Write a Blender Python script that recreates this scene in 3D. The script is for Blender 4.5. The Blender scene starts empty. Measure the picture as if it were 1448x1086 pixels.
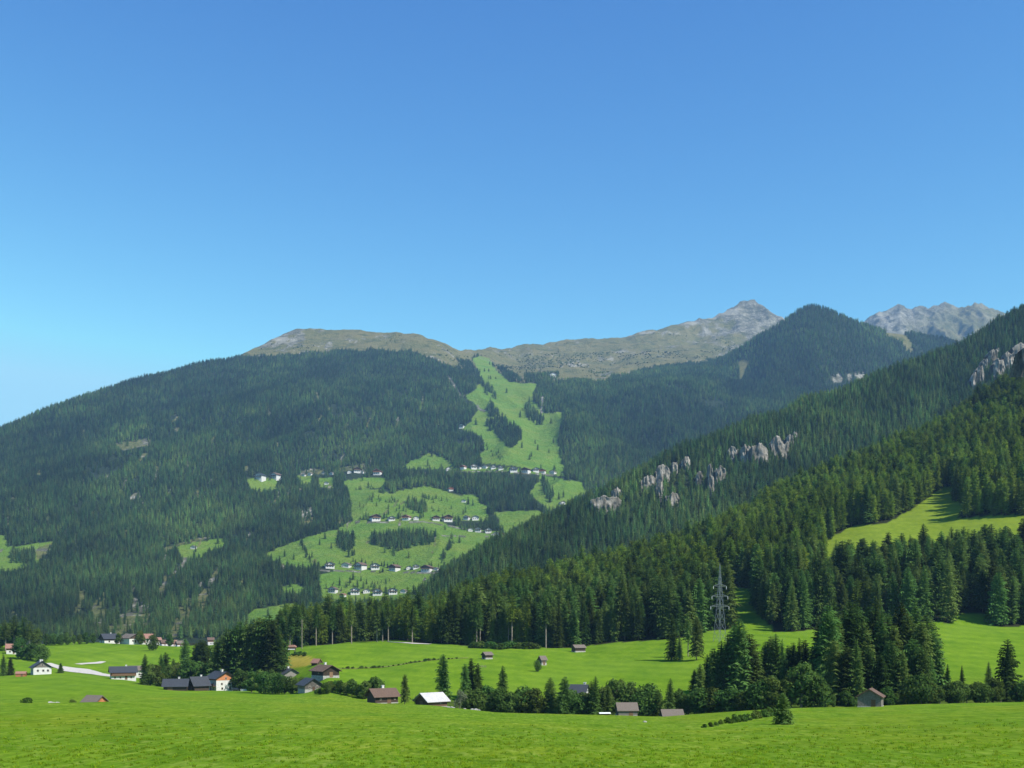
import bpy, math, random
import numpy as np
from mathutils import Vector, Matrix

# ------------------------------------------------------------------ basics
F, CX, CY, YH = 1550.0, 724.0, 543.0, 885.0      # focal length in photo pixels, centre, eye level row
random.seed(7)
rng = np.random.default_rng(11)
scn = bpy.context.scene
col = scn.collection
R = math.radians

def P(px, py, Y):
    return Vector(((px - CX) / F * Y, Y, (YH - py) / F * Y))

# ------------------------------------------------------------------ noise
def _hash(ix, iy, seed):
    h = (ix.astype(np.int64) * 374761393 + iy.astype(np.int64) * 668265263 + seed * 974634777) & 0xFFFFFFFF
    h = ((h ^ (h >> 13)) * 1274126177) & 0xFFFFFFFF
    h = h ^ (h >> 16)
    return (h & 0xFFFF).astype(np.float64) / 32767.5 - 1.0

def vnoise(x, y, seed=0):
    x = np.asarray(x, float); y = np.asarray(y, float)
    ix = np.floor(x); iy = np.floor(y)
    fx = x - ix; fy = y - iy
    ux = fx * fx * fx * (fx * (fx * 6 - 15) + 10); uy = fy * fy * fy * (fy * (fy * 6 - 15) + 10)
    a = _hash(ix, iy, seed); b = _hash(ix + 1, iy, seed); c = _hash(ix, iy + 1, seed); d = _hash(ix + 1, iy + 1, seed)
    return (a * (1 - ux) + b * ux) * (1 - uy) + (c * (1 - ux) + d * ux) * uy

def fbm(x, y, oct=4, seed=0, gain=.5):
    s = 0; a = 1.0; t = 0
    for k in range(oct):
        s = s + a * vnoise(x * 2 ** k + 17.3 * k, y * 2 ** k - 9.1 * k, seed + k); t += a; a *= gain
    return s / t

def ridged(x, y, oct=4, seed=0):
    s = 0; a = 1.0; t = 0
    for k in range(oct):
        s = s + a * (1 - 2 * np.abs(vnoise(x * 2 ** k + 3.7 * k, y * 2 ** k + 5.1 * k, seed + k))); t += a; a *= .5
    return s / t

def inpoly(px, py, poly):
    px = np.asarray(px, float); py = np.asarray(py, float)
    ins = np.zeros(px.shape, bool)
    n = len(poly)
    for i in range(n):
        x0, y0 = poly[i]; x1, y1 = poly[(i + 1) % n]
        if y0 == y1: continue
        c = ((y0 > py) != (y1 > py)) & (px < (x1 - x0) * (py - y0) / (y1 - y0) + x0)
        ins ^= c
    return ins

def inany(px, py, polys):
    m = np.zeros(np.shape(px), bool)
    for p in polys: m |= inpoly(px, py, p)
    return m

def smooth(a, b, x):
    t = np.clip((x - a) / (b - a), 0, 1); return t * t * (3 - 2 * t)

# ------------------------------------------------------------------ terrain layers
class Layer:
    """Height field of one body of ground, given as profiles (distance, height) along bearings."""
    def __init__(self, cols, noise, lo=-700, hi=2200, step=3, blur=3, ymin=4., ymax=9000., n=1500):
        ks = sorted(cols)
        self.P = np.arange(lo, hi + step, step, dtype=float)
        K = len(cols[ks[0]])
        self.Yn = np.stack([np.interp(self.P, ks, [cols[k][j][0] for k in ks]) for j in range(K)], 1)
        pyn = np.stack([np.interp(self.P, ks, [cols[k][j][1] for k in ks]) for j in range(K)], 1)
        self.pyn = pyn
        zn = (YH - pyn) / F * self.Yn
        self.lY = np.linspace(math.log(ymin), math.log(ymax), n)
        Yg = np.exp(self.lY)
        Z = np.stack([np.interp(Yg, self.Yn[i], zn[i]) for i in range(len(self.P))])
        near = Yg[None, :] < self.Yn[:, :1]
        if noise is near_noise:      # the meadow runs on below the viewer as one even slope
            s = (-zn[:, :1] - 4.0) / self.Yn[:, :1]
            Z = np.where(near, -(4.0 + s * Yg[None, :]), Z)
        if blur:
            k = np.hanning(2 * blur + 3)[1:-1]; k /= k.sum()
            Zp = np.pad(Z, ((0, 0), (blur, blur)), mode='edge')
            Z = sum(k[i] * Zp[:, i:i + Z.shape[1]] for i in range(len(k)))
            Zp = np.pad(Z, ((blur, blur), (0, 0)), mode='edge')
            Z = sum(k[i] * Zp[i:i + Z.shape[0], :] for i in range(len(k)))
        self.Z = Z; self.noise = noise; self.lo = lo; self.step = step
    def pxof(self, x, Y):
        return CX + F * x / np.maximum(Y, 45.0)
    def h(self, x, Y):
        x = np.asarray(x, float); Y = np.asarray(Y, float)
        px = np.clip(self.pxof(x, Y), self.P[0], self.P[-1] - 1e-3)
        a = np.clip((px - self.lo) / self.step, 0, len(self.P) - 1.001); i = a.astype(int); fa = a - i
        ly = np.log(np.maximum(Y, 4.01))
        b = np.clip((ly - self.lY[0]) / (self.lY[1] - self.lY[0]), 0, len(self.lY) - 1.001); j = b.astype(int); fb = b - j
        Z = self.Z
        z = (Z[i, j] * (1 - fa) + Z[i + 1, j] * fa) * (1 - fb) + (Z[i, j + 1] * (1 - fa) + Z[i + 1, j + 1] * fa) * fb
        return z + self.noise(x, Y, px)
    def ridge(self, px, k):
        return np.interp(px, self.P, self.Yn[:, k]), np.interp(px, self.P, self.pyn[:, k])

def near_noise(x, Y, px):
    a = .22 * fbm(x / 23, Y / 23, 3, 3) * np.clip(Y / 60, .2, 1) + .05 * fbm(x / 5, Y / 4, 2, 8)
    b = smooth(560, 800, Y) * 5.0 * fbm(x / 90, Y / 120, 4, 21)
    return a + b
def h2_noise(x, Y, px):
    return 14 * ridged(x / 150, Y / 330, 4, 31) * .8 + 3 * fbm(x / 30, Y / 30, 2, 33)

A_cols = {
 -600: [(50,1090),(150,1012),(205,998),(300,1000),(400,985),(560,962),(640,935),(680,925),(760,915),(850,925),(1500,925)],
 0:   [(50,1090),(150,1010),(205,993),(255,1001),(380,986),(560,956),(620,934),(660,922),(730,911),(850,920),(1500,920)],
 100: [(50,1090),(150,1009),(205,993.5),(255,1001),(380,984),(575,951),(620,936),(690,918),(780,907),(880,917),(1500,915)],
 175: [(50,1090),(150,1009),(205,992),(255,995),(400,979),(540,961),(610,943),(690,922),(780,908),(880,915),(1500,912)],
 300: [(50,1090),(150,1012),(300,990),(400,982),(490,976),(540,980),(600,948),(690,920),(790,909),(900,915),(1500,908)],
 400: [(50,1090),(150,1014),(300,993),(360,987),(430,979),(470,972),(540,935),(600,917),(700,908),(900,907),(1500,900)],
 460: [(50,1090),(150,1016),(300,995),(345,987),(375,974),(405,957),(480,936),(560,914),(700,905),(900,904),(1500,897)],
 540: [(50,1090),(150,1018),(290,999),(335,994),(365,984),(395,970),(470,940),(570,909),(700,899),(900,897),(1500,892)],
 615: [(50,1092),(150,1021),(270,1002),(312,998),(335,1003),(375,976),(460,938),(570,909),(710,890),(900,892),(1500,890)],
 700: [(50,1093),(150,1024),(240,1010),(285,1007),(325,1014),(372,976),(460,938),(555,914),(750,862),(950,872),(1500,885)],
 830: [(50,1094),(150,1027),(230,1014),(275,1011),(320,1019),(372,976),(460,940),(545,915),(850,832),(1050,850),(1500,880)],
 940: [(50,1094),(140,1032),(220,1017),(268,1013),(320,1018),(375,972),(455,935),(540,903),(900,797),(1100,820),(1500,870)],
 1000:[(50,1094),(140,1031),(210,1014),(262,1009),(320,1012),(378,965),(455,928),(540,894),(930,775),(1130,800),(1500,860)],
 1100:[(50,1093),(150,1025),(205,1010),(250,1002),(300,1006),(380,955),(455,920),(530,892),(1000,718),(1200,750),(1600,840)],
 1231:[(50,1092),(150,1022),(220,1004),(266,998.5),(310,1000),(390,950),(455,918),(530,888),(1110,660),(1300,700),(1700,800)],
 1330:[(50,1091),(150,1018),(220,1001),(268,995),(310,997),(390,947),(455,915),(530,884),(1200,618),(1400,660),(1800,780)],
 1448:[(50,1090),(150,1014),(220,998),(270,992.5),(310,993),(390,943),(455,912),(530,885),(1300,541),(1500,600),(1900,740)],
 1900:[(50,1088),(150,1010),(220,994),(270,988),(310,988),(390,938),(455,905),(530,870),(1400,380),(1700,450),(2200,600)],
}
A = Layer(A_cols, near_noise, blur=2)

B_cols = {
 400: [(1050,915),(1150,915),(1220,915),(1350,915),(1600,915)],
 560: [(1050,893),(1150,885),(1220,872),(1350,880),(1600,895)],
 610: [(1050,892),(1150,868),(1250,842),(1400,850),(1700,890)],
 700: [(1100,885),(1250,830),(1400,778),(1550,790),(1900,860)],
 830: [(1150,865),(1400,780),(1600,711),(1750,730),(2200,820)],
 960: [(1200,840),(1500,725),(1750,643),(1900,660),(2400,780)],
 1100:[(1300,800),(1600,680),(1900,588),(2100,610),(2600,740)],
 1250:[(1450,740),(1800,610),(2050,531),(2250,555),(2800,700)],
 1350:[(1550,700),(1900,570),(2150,497),(2350,520),(2900,680)],
 1448:[(1600,640),(1950,520),(2200,437),(2400,460),(2900,640)],
 1900:[(1700,520),(2050,380),(2300,250),(2500,280),(3000,500)],
}
B = Layer(B_cols, h2_noise, blur=4)

ridge_M = [(-700,760),(-300,690),(0,610),(80,578),(140,556),(200,537),(240,526),(280,516),(330,507),(360,491),(380,480),(405,469),(420,463),
           (440,464),(480,465),(520,467),(560,469),(590,472),(610,478),(630,485),(650,491),(680,492),(700,491),(730,489),(760,486),(800,481),
           (850,477),(880,474),(910,469),(940,463),(965,457),(985,452),(1000,448),(1020,442),(1035,434),(1045,427),(1055,423),(1064,428),
           (1075,436),(1087,440),(1100,446),(1150,480),(1250,520),(1400,545)]
cL = ([915,885,835,800,735,662,600,540,500,465,420],[1250,1500,1750,1950,2350,2950,3500,4150,4700,5200,5400])
cR = ([915,885,835,800,735,662,600,540,525,500,480,424],[1250,1500,1750,1950,2350,2950,3500,4300,5000,5800,6300,7000])
FR = [0, .05, .12, .22, .34, .46, .58, .70, .80, .88, .94, 1.0]
M_cols = {}
for px_, pr_ in ridge_M:
    w = min(max((px_ - 620) / 100., 0), 1)
    lst = []
    for f in FR:
        py = 915 + (pr_ - 915) * f
        yl = np.interp(-py, [-v for v in cL[0]], cL[1]); yr = np.interp(-py, [-v for v in cR[0]], cR[1])
        lst.append((yl * (1 - w) + yr * w, py))
    Yr = lst[-1][0]
    lst += [(Yr + 350, pr_ + 14), (Yr + 1500, pr_ + 110)]
    M_cols[px_] = lst
def m_noise(x, Y, px):
    f = Y / 5000.
    fade = 1 - .75 * smooth(3300, 4600, Y)
    Yr_ = np.interp(px, sorted(M_cols), [M_cols[k_][11][0] for k_ in sorted(M_cols)])
    edge = 1 - .85 * smooth(.72, .99, Y / Yr_)
    r = 80 * f * fade * edge * (ridged(x / 430 + .45 * fbm(x / 600, Y / 600, 2, 44), Y / 1700, 3, 41) - .12)
    r = r + 9 * f * fbm(x / 90, Y / 140, 3, 47)
    alp = smooth(4700, 5600, Y)
    r = r + alp * (22 * ridged(x / 210, Y / 420, 5, 51) - 10)
    crag = smooth(985, 1045, px) * smooth(6000, 6700, Y)
    return r * smooth(1250, 1900, Y) + crag * 34 * ridged(x / 150, Y / 260, 5, 54)
M = Layer(M_cols, m_noise, lo=-690, hi=1395, blur=1, ymin=900, ymax=9500, n=2200)

C_ridge = {700:(5600,640),800:(5400,600),900:(5200,560),960:(5050,537),1000:(5000,520),1050:(4900,492),1075:(4850,476),1100:(4800,461),1130:(4800,443),1150:(4800,436),1168:(4800,440),
           1200:(4800,454),1225:(4850,462),1250:(4900,468),1290:(5000,474),1340:(5100,484),1400:(5200,500),1500:(5300,520),1800:(5500,560)}
C_cols = {k: [(2600,830),(3100,740),(3700,y + (740 - y) * .62),(4300,y + (740 - y) * .27),(Y,y),(Y + 300,y + 14),(Y + 1200,y + 120)] for k,(Y,y) in C_ridge.items()}
def c_noise(x, Y, px):
    g = -35 * np.exp(-((px - 1068 - (Y - 4200) * -.012) / 16.) ** 2) * smooth(3000, 4000, Y) * (1 - smooth(4500, 4850, Y))
    return 42 * ridged(x / 360, Y / 1200, 3, 61) * (1 - .7 * smooth(4300, 4800, Y)) + 7 * fbm(x / 80, Y / 80, 3, 63) + g
C = Layer(C_cols, c_noise, lo=700, hi=1797, blur=2, ymin=2000, ymax=8000, n=1600)

D_ridge = [(1000,520),(1150,475),(1200,466),(1222,456),(1232,447),(1242,441),(1252,441),(1262,436),(1272,431),(1282,436),(1290,439),(1300,436),(1312,440),
           (1322,436),(1335,430),(1345,434),(1355,440),(1365,437),(1378,431),(1390,434),(1402,436),(1418,441),(1450,452),(1600,480),(1900,500)]
D_cols = {p: [(5800,600),(6600,540),(7300,y + 42),(8000,y),(8400,y + 20),(9500,y + 150)] for p, y in D_ridge}
def d_noise(x, Y, px):
    return 95 * (ridged(x / 300, Y / 800, 6, 71) - .2) * smooth(6200, 7000, Y) * (1 - .7 * smooth(7700, 8000, Y)) + 30 * ridged(x / 90, Y / 110, 4, 75)
D = Layer(D_cols, d_noise, lo=1000, hi=1897, blur=0, ymin=5000, ymax=11000, n=1200)

def gp(px, Y):                       # a point on the near ground at bearing px and distance Y
    x = (px - CX) / F * Y
    return Vector((x, Y, float(A.h(x, Y))))

# ------------------------------------------------------------------ land cover outlines, measured on the photograph
ski = [(666,506),(676,503),(692,507),(696,514),(704,526),(720,540),(760,542),(753,557),(757,570),(766,582),(774,584),(796,584),(791,605),(790,644),(802,666),(774,667),(735,661),
       (708,658),(683,655),(677,644),(687,636),(681,617),(666,613),(652,605),(666,597),(668,590),(675,578),(673,570),(654,559),(664,555),(676,547),(681,536),(677,524)]
ski_in = [[(688,577),(696,573),(706,585),(706,592),(698,592),(688,583)], [(686,598),(700,593),(712,590),(725,600),(737,612),(737,622),(724,635),(716,631),(704,617),(690,608)],
          [(740,578),(748,574),(760,585),(770,592),(770,601),(758,602),(745,592)], [(680,539),(690,543),(697,548),(696,557),(688,553),(681,546)], [(697,558),(702,558),(702,565),(697,564)]]
meadows = [
 [(350,678),(392,678),(392,692),(370,695),(355,690)], [(420,672),(440,670),(440,684),(425,684)], [(447,676),(472,676),(472,690),(452,690)],
 [(485,680),(505,676),(547,674),(547,682),(537,690),(492,693)],
 [(492,692),(537,692),(551,698),(561,693),(602,688),(627,693),(644,700),(671,700),(689,717),(692,735),(685,739),(644,737),(616,737),(533,737),(499,736)],
 [(371,783),(423,762),(478,748),(492,735),(533,734),(609,735),(637,742),(685,752),(706,752),(690,760),(668,772),(640,782),(627,795),(618,806),(506,806),(470,806),(454,800),(430,804),(412,800),(385,792)],
 [(450,814),(485,804),(614,804),(604,832),(570,850),(455,850)], [(397,830),(415,826),(433,832),(430,840),(400,839)], [(350,872),(360,862),(390,856),(423,853),(426,875),(400,886),(350,884)],
 [(699,724),(768,723),(765,731),(741,738),(713,754),(706,738)], [(747,699),(765,674),(778,674),(823,683),(830,695),(806,712),(780,722),(768,715),(752,703)],
 [(568,659),(600,645),(612,641),(648,661),(610,664),(575,663)], [(0,758),(7,759),(12,773),(77,766),(70,780),(54,785),(58,796),(40,798),(35,805),(15,808),(-20,808),(-20,756)],
 [(249,773),(290,765),(317,762),(317,773),(291,782),(282,791),(258,788)], [(628,662),(690,660),(800,668),(800,674),(700,668),(628,668)], [(650,604),(668,601),(690,602),(688,612),(660,612)],
 [(668,750),(706,752),(690,770),(660,786),(632,800),(622,800),(640,782)],
]
meadow_in = [[(478,757),(500,757),(500,779),(490,781),(476,773)], [(523,759),(560,754),(600,754),(617,759),(615,769),(585,773),(560,781),(545,774),(524,771)],
             [(573,709),(600,712),(610,723),(600,728),(575,720)], [(15,780),(52,781),(50,798),(15,796)], [(765,676),(772,676),(776,690),(784,700),(778,712),(770,700)]]
alpine = [(320,499),(345,499),(380,498),(430,494),(500,490),(560,489),(590,496),(612,505),(632,513),(668,516),(692,516),(715,528),(738,535),(782,533),(826,532),(855,535),(866,525),
          (880,526),(915,515),(945,511),(971,509),(1014,503),(1031,499),(1060,490),(1120,470),(1200,470),(1200,350),(320,350)]
alp_trees = [[(702,520),(710,520),(728,530),(741,540),(728,541),(716,534)],[(741,530),(790,528),(790,534),(760,542),(742,540)],[(645,508),(664,512),(674,520),(675,532),(664,527),(650,516)]]
paths_M = [[(632,528),(641,540),(650,556),(657,560),(650,566),(646,552),(634,538)], [(673,571),(680,578),(687,580),(686,583),(677,580)], [(766,560),(769,560),(767,584),(764,584)],
 [(448,805.5),(520,808),(620,809),(620,810.3),(520,809.3),(448,806.8)], [(486,737),(545,737.5),(600,737),(600,738.2),(545,738.7),(486,738.2)], [(600,737),(690,753.5),(712,758.5),(712,759.7),(690,754.7),(600,738.2)],
 [(624,757),(690,758.5),(690,759.6),(624,758.1)], [(628,666),(700,666),(786,671.5),(786,672.6),(700,667),(628,667)]]
slash = [[(48,778),(74,768),(72,776),(58,790),(52,790)], [(228,775),(285,760),(300,758),(292,764),(250,772),(236,781)], [(259,788),(268,788),(262,800),(240,818),(232,822),(252,800)],
         [(130,858),(145,842),(150,870),(142,896),(134,896)], [(150,890),(185,862),(200,850),(206,862),(196,888),(180,896),(156,896)], [(240,892),(262,862),(268,866),(250,894)], [(274,850),(290,832),(300,838),(282,862)],
         [(425,722),(440,716),(444,738),(430,744)], [(478,662),(520,654),(520,664),(480,668)], [(424,666),(458,662),(458,670),(424,672)],
         [(160,628),(190,622),(215,620),(212,630),(176,637)], [(195,645),(210,640),(212,646),(198,650)]]
_rg = random.Random(5)
for _ in range(120):
    cx_, cy_ = _rg.uniform(0, 640), _rg.uniform(545, 890)
    if cx_ < 330 and cy_ < 640 - cx_ * .3: continue
    w_, h_ = _rg.uniform(1.5, 5), _rg.uniform(2, 5)
    if _rg.random() < .45: w_, h_ = _rg.uniform(1.2, 2.2), _rg.uniform(5, 14)
    sk_ = _rg.uniform(-.9, .2) * h_
    slash.append([(cx_ - w_ + sk_, cy_ + h_), (cx_ + w_ * .7 + sk_, cy_ + h_ * .9), (cx_ + w_, cy_ - h_ * .6), (cx_ + w_ * .2, cy_ - h_)])
for cx_, cy_, l_ in [(140,860,22),(165,885,16),(185,868,22),(205,868,20),(248,880,22),(262,870,24),(285,850,16),(110,850,14),(228,830,14),(300,815,12)]:
    slash.append([(cx_ - 6, cy_ + l_), (cx_ + 4, cy_ + l_), (cx_ + 11, cy_ - l_), (cx_ + 4, cy_ - l_)])
cone_clear = [[(1255,463),(1268,463),(1278,472),(1288,484),(1292,500),(1284,498),(1276,484),(1260,478),(1252,474)], [(1044,512),(1053,507),(1060,512),(1050,535),(1046,540)], [(1083,558),(1090,556),(1092,575),(1086,576)],
              [(893,575),(925,580),(920,583),(905,600),(898,610)]]
cone_rock = [[(1176,530),(1190,528),(1192,540),(1178,541)], [(1198,530),(1204,528),(1206,538),(1200,539)], [(1208,526),(1222,526),(1224,536),(1212,537)]]
forest_edge = [(392,930),(410,918),(430,913),(500,908),(520,907),(560,904),(600,909),(660,913),(700,914),(740,915),(800,916),(835,913),(870,909),(900,906),(940,903),(965,902),(1000,893),(1030,889),(1060,893),
               (1100,894),(1130,893),(1165,889),(1215,886),(1260,884),(1325,878),(1350,884),(1385,888),(1420,886),(1448,885),(1700,880),(2300,870),(2300,200),(392,200)]
h1_clear = [[(1163,768),(1204,744),(1215,742),(1248,741),(1276,728),(1302,711),(1331,690),(1353,688),(1348,708),(1366,714),(1354,733),(1408,730),(1448,728),(1500,726),(1500,798),(1448,800),(1360,800),(1300,806),(1250,818),(1200,826),(1168,822)],
            [(1010,828),(1064,832),(1074,866),(1100,898),(1052,900),(1026,880)], [(1345,868),(1400,866),(1410,890),(1340,890)]]
cliffs_px = [(839,703,874,724),(908,674,925,694),(929,661,946,681),(927,680,937,708),(942,699,958,715),(1001,663,1008,698),(1012,662,1024,686),(1029,634,1042,652),(1048,630,1062,655),(1063,630,1083,658),
             (1092,622,1113,647),(1433,486,1460,512),(1397,496,1407,518),(1405,508,1418,536),(1381,520,1389,546),(866,692,878,704),(950,654,957,668),(964,648,974,661),(984,670,992,688),(1112,616,1120,630),(1120,612,1126,622),(1372,530,1379,552),(1388,510,1395,528),(1419,498,1431,520),(1446,506,1470,536),(1405,494,1412,504)]

# ------------------------------------------------------------------ materials
def mat(name, rough=.9, spec=.15):
    m = bpy.data.materials.new(name); m.use_nodes = True
    nt = m.node_tree; b = nt.nodes['Principled BSDF']
    b.inputs['Roughness'].default_value = rough
    b.inputs['Specular IOR Level'].default_value = spec
    return m, nt, b
def N(nt, t, **kw):
    n = nt.nodes.new(t)
    for k, v in kw.items():
        if k.startswith('i_'): n.inputs[k[2:].replace('_', ' ')].default_value = v
        else: setattr(n, k, v)
    return n
def noise(nt, scale, detail=4, rough=.55, coord='Object', vec=None, mapscale=None):
    n = N(nt, 'ShaderNodeTexNoise'); n.inputs['Scale'].default_value = scale; n.inputs['Detail'].default_value = detail; n.inputs['Roughness'].default_value = rough
    tc = N(nt, 'ShaderNodeTexCoord'); out = tc.outputs[coord]
    if mapscale:
        mp = N(nt, 'ShaderNodeMapping'); mp.inputs['Scale'].default_value = mapscale
        nt.links.new(out, mp.inputs['Vector']); out = mp.outputs['Vector']
    nt.links.new(out, n.inputs['Vector'])
    return n.outputs['Fac']
def ramp(nt, fac, stops, interp='LINEAR'):
    r = N(nt, 'ShaderNodeValToRGB'); r.color_ramp.interpolation = interp
    while len(r.color_ramp.elements) < len(stops): r.color_ramp.elements.new(.5)
    for e, (p, c) in zip(r.color_ramp.elements, stops):
        e.position = p; e.color = (c[0], c[1], c[2], 1) if hasattr(c, '__len__') else (c, c, c, 1)
    nt.links.new(fac, r.inputs['Fac'])
    return r.outputs['Color']
def mix(nt, fac, a, b, mode='MIX'):
    m = N(nt, 'ShaderNodeMix', data_type='RGBA', blend_type=mode)
    if hasattr(fac, 'is_output'): nt.links.new(fac, m.inputs[0])
    else: m.inputs[0].default_value = fac
    for k, v in ((6, a), (7, b)):
        if hasattr(v, 'is_output'): nt.links.new(v, m.inputs[k])
        else: m.inputs[k].default_value = (v[0], v[1], v[2], 1)
    return m.outputs[2]
def attr(nt, name):
    return N(nt, 'ShaderNodeAttribute', attribute_name=name)
def bump(nt, b, h, strength, dist):
    bp = N(nt, 'ShaderNodeBump'); bp.inputs['Strength'].default_value = strength; bp.inputs['Distance'].default_value = dist
    nt.links.new(h, bp.inputs['Height']); nt.links.new(bp.outputs['Normal'], b.inputs['Normal'])
def simple(name, c, c2=None, scale=3., rough=.85, spec=.2, detail=4, bumpd=0):
    m, nt, b = mat(name, rough, spec)
    if c2 is None: c2 = tuple(v * .75 for v in c)
    f = noise(nt, scale, detail)
    nt.links.new(ramp(nt, f, [(.35, c), (.68, c2)]), b.inputs['Base Color'])
    if bumpd: bump(nt, b, f, .6, bumpd)
    return m

def m_meadow():
    m, nt, b = mat('meadow_grass', 1., .0)
    fine = noise(nt, 2.6, 6, .72, mapscale=(1, .13, 1))
    mid = noise(nt, .33, 4, .6, mapscale=(1, .4, 1))
    big = noise(nt, .035, 3, .55, mapscale=(1, .7, 1))
    c = ramp(nt, fine, [(.30, (.066, .122, .010)), (.50, (.116, .200, .015)), (.72, (.182, .268, .030))])
    c = mix(nt, ramp(nt, mid, [(.42, 0.), (.68, .55)]), c, (.066, .152, .006))
    c = mix(nt, ramp(nt, big, [(.46, 0.), (.68, .5)]), c, (.165, .20, .014))
    # blotches of paler, drier and flowering sward
    yl = noise(nt, .9, 5, .75, mapscale=(1, .5, 1))
    c = mix(nt, ramp(nt, yl, [(.62, 0.), (.72, .42)]), c, (.21, .255, .045))
    c = mix(nt, ramp(nt, noise(nt, 1.3, 6, .75, mapscale=(1, .16, 1)), [(.36, .9), (.50, 0.)]), c, (.048, .110, .006))
    c = mix(nt, ramp(nt, noise(nt, .9, 6, .75, mapscale=(1, .2, 1)), [(.53, 0.), (.64, .7)]), c, (.205, .265, .045))
    c = mix(nt, ramp(nt, noise(nt, 5., 2, .6, mapscale=(1, .25, 1)), [(.725, 0.), (.75, .8)]), c, (.42, .38, .05))
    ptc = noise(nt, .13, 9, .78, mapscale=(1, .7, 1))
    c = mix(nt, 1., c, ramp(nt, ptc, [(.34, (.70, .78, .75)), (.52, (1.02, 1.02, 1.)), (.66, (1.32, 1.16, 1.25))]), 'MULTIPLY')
    at = attr(nt, 'cover')
    sp = N(nt, 'ShaderNodeSeparateColor'); nt.links.new(at.outputs['Color'], sp.inputs['Color'])
    # evenly mown valley meadow, forest litter, ripe field
    mv = ramp(nt, mid, [(.3, (.090, .172, .010)), (.55, (.118, .205, .013)), (.8, (.155, .23, .019))])
    mv = mix(nt, ramp(nt, fine, [(.4, 0.), (.8, .35)]), mv, (.06, .128, .009))
    mv = mix(nt, ramp(nt, big, [(.45, 0.), (.62, .45)]), mv, (.13, .215, .02))
    mv = mix(nt, 1., mv, ramp(nt, noise(nt, .05, 8, .7, mapscale=(1, .35, 1)), [(.36, (.80, .86, .9)), (.62, (1.14, 1.08, 1.1))]), 'MULTIPLY')
    wv = N(nt, 'ShaderNodeTexWave', wave_type='BANDS', bands_direction='DIAGONAL'); wv.inputs['Scale'].default_value = .028; wv.inputs['Distortion'].default_value = 5.; wv.inputs['Detail'].default_value = 3; wv.inputs['Detail Scale'].default_value = .6
    tcw = N(nt, 'ShaderNodeTexCoord'); nt.links.new(tcw.outputs['Object'], wv.inputs['Vector'])
    mv = mix(nt, 1., mv, ramp(nt, wv.outputs['Fac'], [(.2, (.93, .95, .95)), (.8, (1.06, 1.04, 1.04))]), 'MULTIPLY')
    c = mix(nt, sp.outputs['Blue'], c, mv)
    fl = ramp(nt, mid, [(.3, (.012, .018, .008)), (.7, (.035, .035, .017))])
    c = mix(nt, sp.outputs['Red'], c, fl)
    yf = ramp(nt, mid, [(.3, (.23, .21, .03)), (.7, (.30, .25, .045))])
    c = mix(nt, sp.outputs['Green'], c, yf)
    nt.links.new(c, b.inputs['Base Color'])
    bump(nt, b, noise(nt, 3.5, 5, .75, mapscale=(1, .5, 1)), .8, .12)
    return m

def m_slope(name):
    m, nt, b = mat(name, .95, .05)
    at = attr(nt, 'cover'); sp = N(nt, 'ShaderNodeSeparateColor'); nt.links.new(at.outputs['Color'], sp.inputs['Color'])
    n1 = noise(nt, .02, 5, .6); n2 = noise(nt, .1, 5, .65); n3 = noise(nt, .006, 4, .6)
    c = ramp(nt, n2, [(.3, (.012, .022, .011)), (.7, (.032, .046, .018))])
    g = ramp(nt, n1, [(.3, (.072, .152, .017)), (.5, (.102, .190, .023)), (.72, (.15, .205, .036))])
    g = mix(nt, ramp(nt, n2, [(.45, 0.), (.75, .5)]), g, (.07, .125, .011))
    g = mix(nt, ramp(nt, n3, [(.4, 0.), (.65, .5)]), g, (.15, .19, .025))
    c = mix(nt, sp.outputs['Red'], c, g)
    # alpine turf: dull olive, straw and heath with scree showing through
    al = ramp(nt, n2, [(.32, (.056, .066, .022)), (.5, (.108, .108, .040)), (.68, (.185, .165, .070))])
    al = mix(nt, ramp(nt, n3, [(.42, 0.), (.58, .75)]), al, (.155, .135, .056))
    al = mix(nt, ramp(nt, n1, [(.52, 0.), (.64, .8)]), al, (.055, .066, .022))
    c = mix(nt, sp.outputs['Green'], c, al)
    rk = ramp(nt, n2, [(.34, (.070, .068, .050)), (.5, (.165, .158, .125)), (.66, (.34, .325, .275))])
    rk = mix(nt, ramp(nt, n1, [(.46, 0.), (.56, .75)]), rk, (.060, .062, .034))
    rk = mix(nt, ramp(nt, n3, [(.54, 0.), (.62, .7)]), rk, (.30, .285, .235))
    c = mix(nt, sp.outputs['Blue'], c, rk)
    nt.links.new(c, b.inputs['Base Color'])
    bump(nt, b, n2, 1., 9.)
    return m

def m_rock():
    m, nt, b = mat('cliff_rock', .95, .1)
    n1 = noise(nt, .12, 6, .65, mapscale=(1, 1, .35)); n2 = noise(nt, .6, 5, .7)
    c = ramp(nt, n1, [(.34, (.06, .055, .040)), (.5, (.20, .18, .148)), (.68, (.38, .35, .30))])
    c = mix(nt, ramp(nt, n2, [(.52, 0.), (.62, .8)]), c, (.06, .065, .035))
    nt.links.new(c, b.inputs['Base Color']); bump(nt, b, n1, 1., 1.5)
    return m

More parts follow.
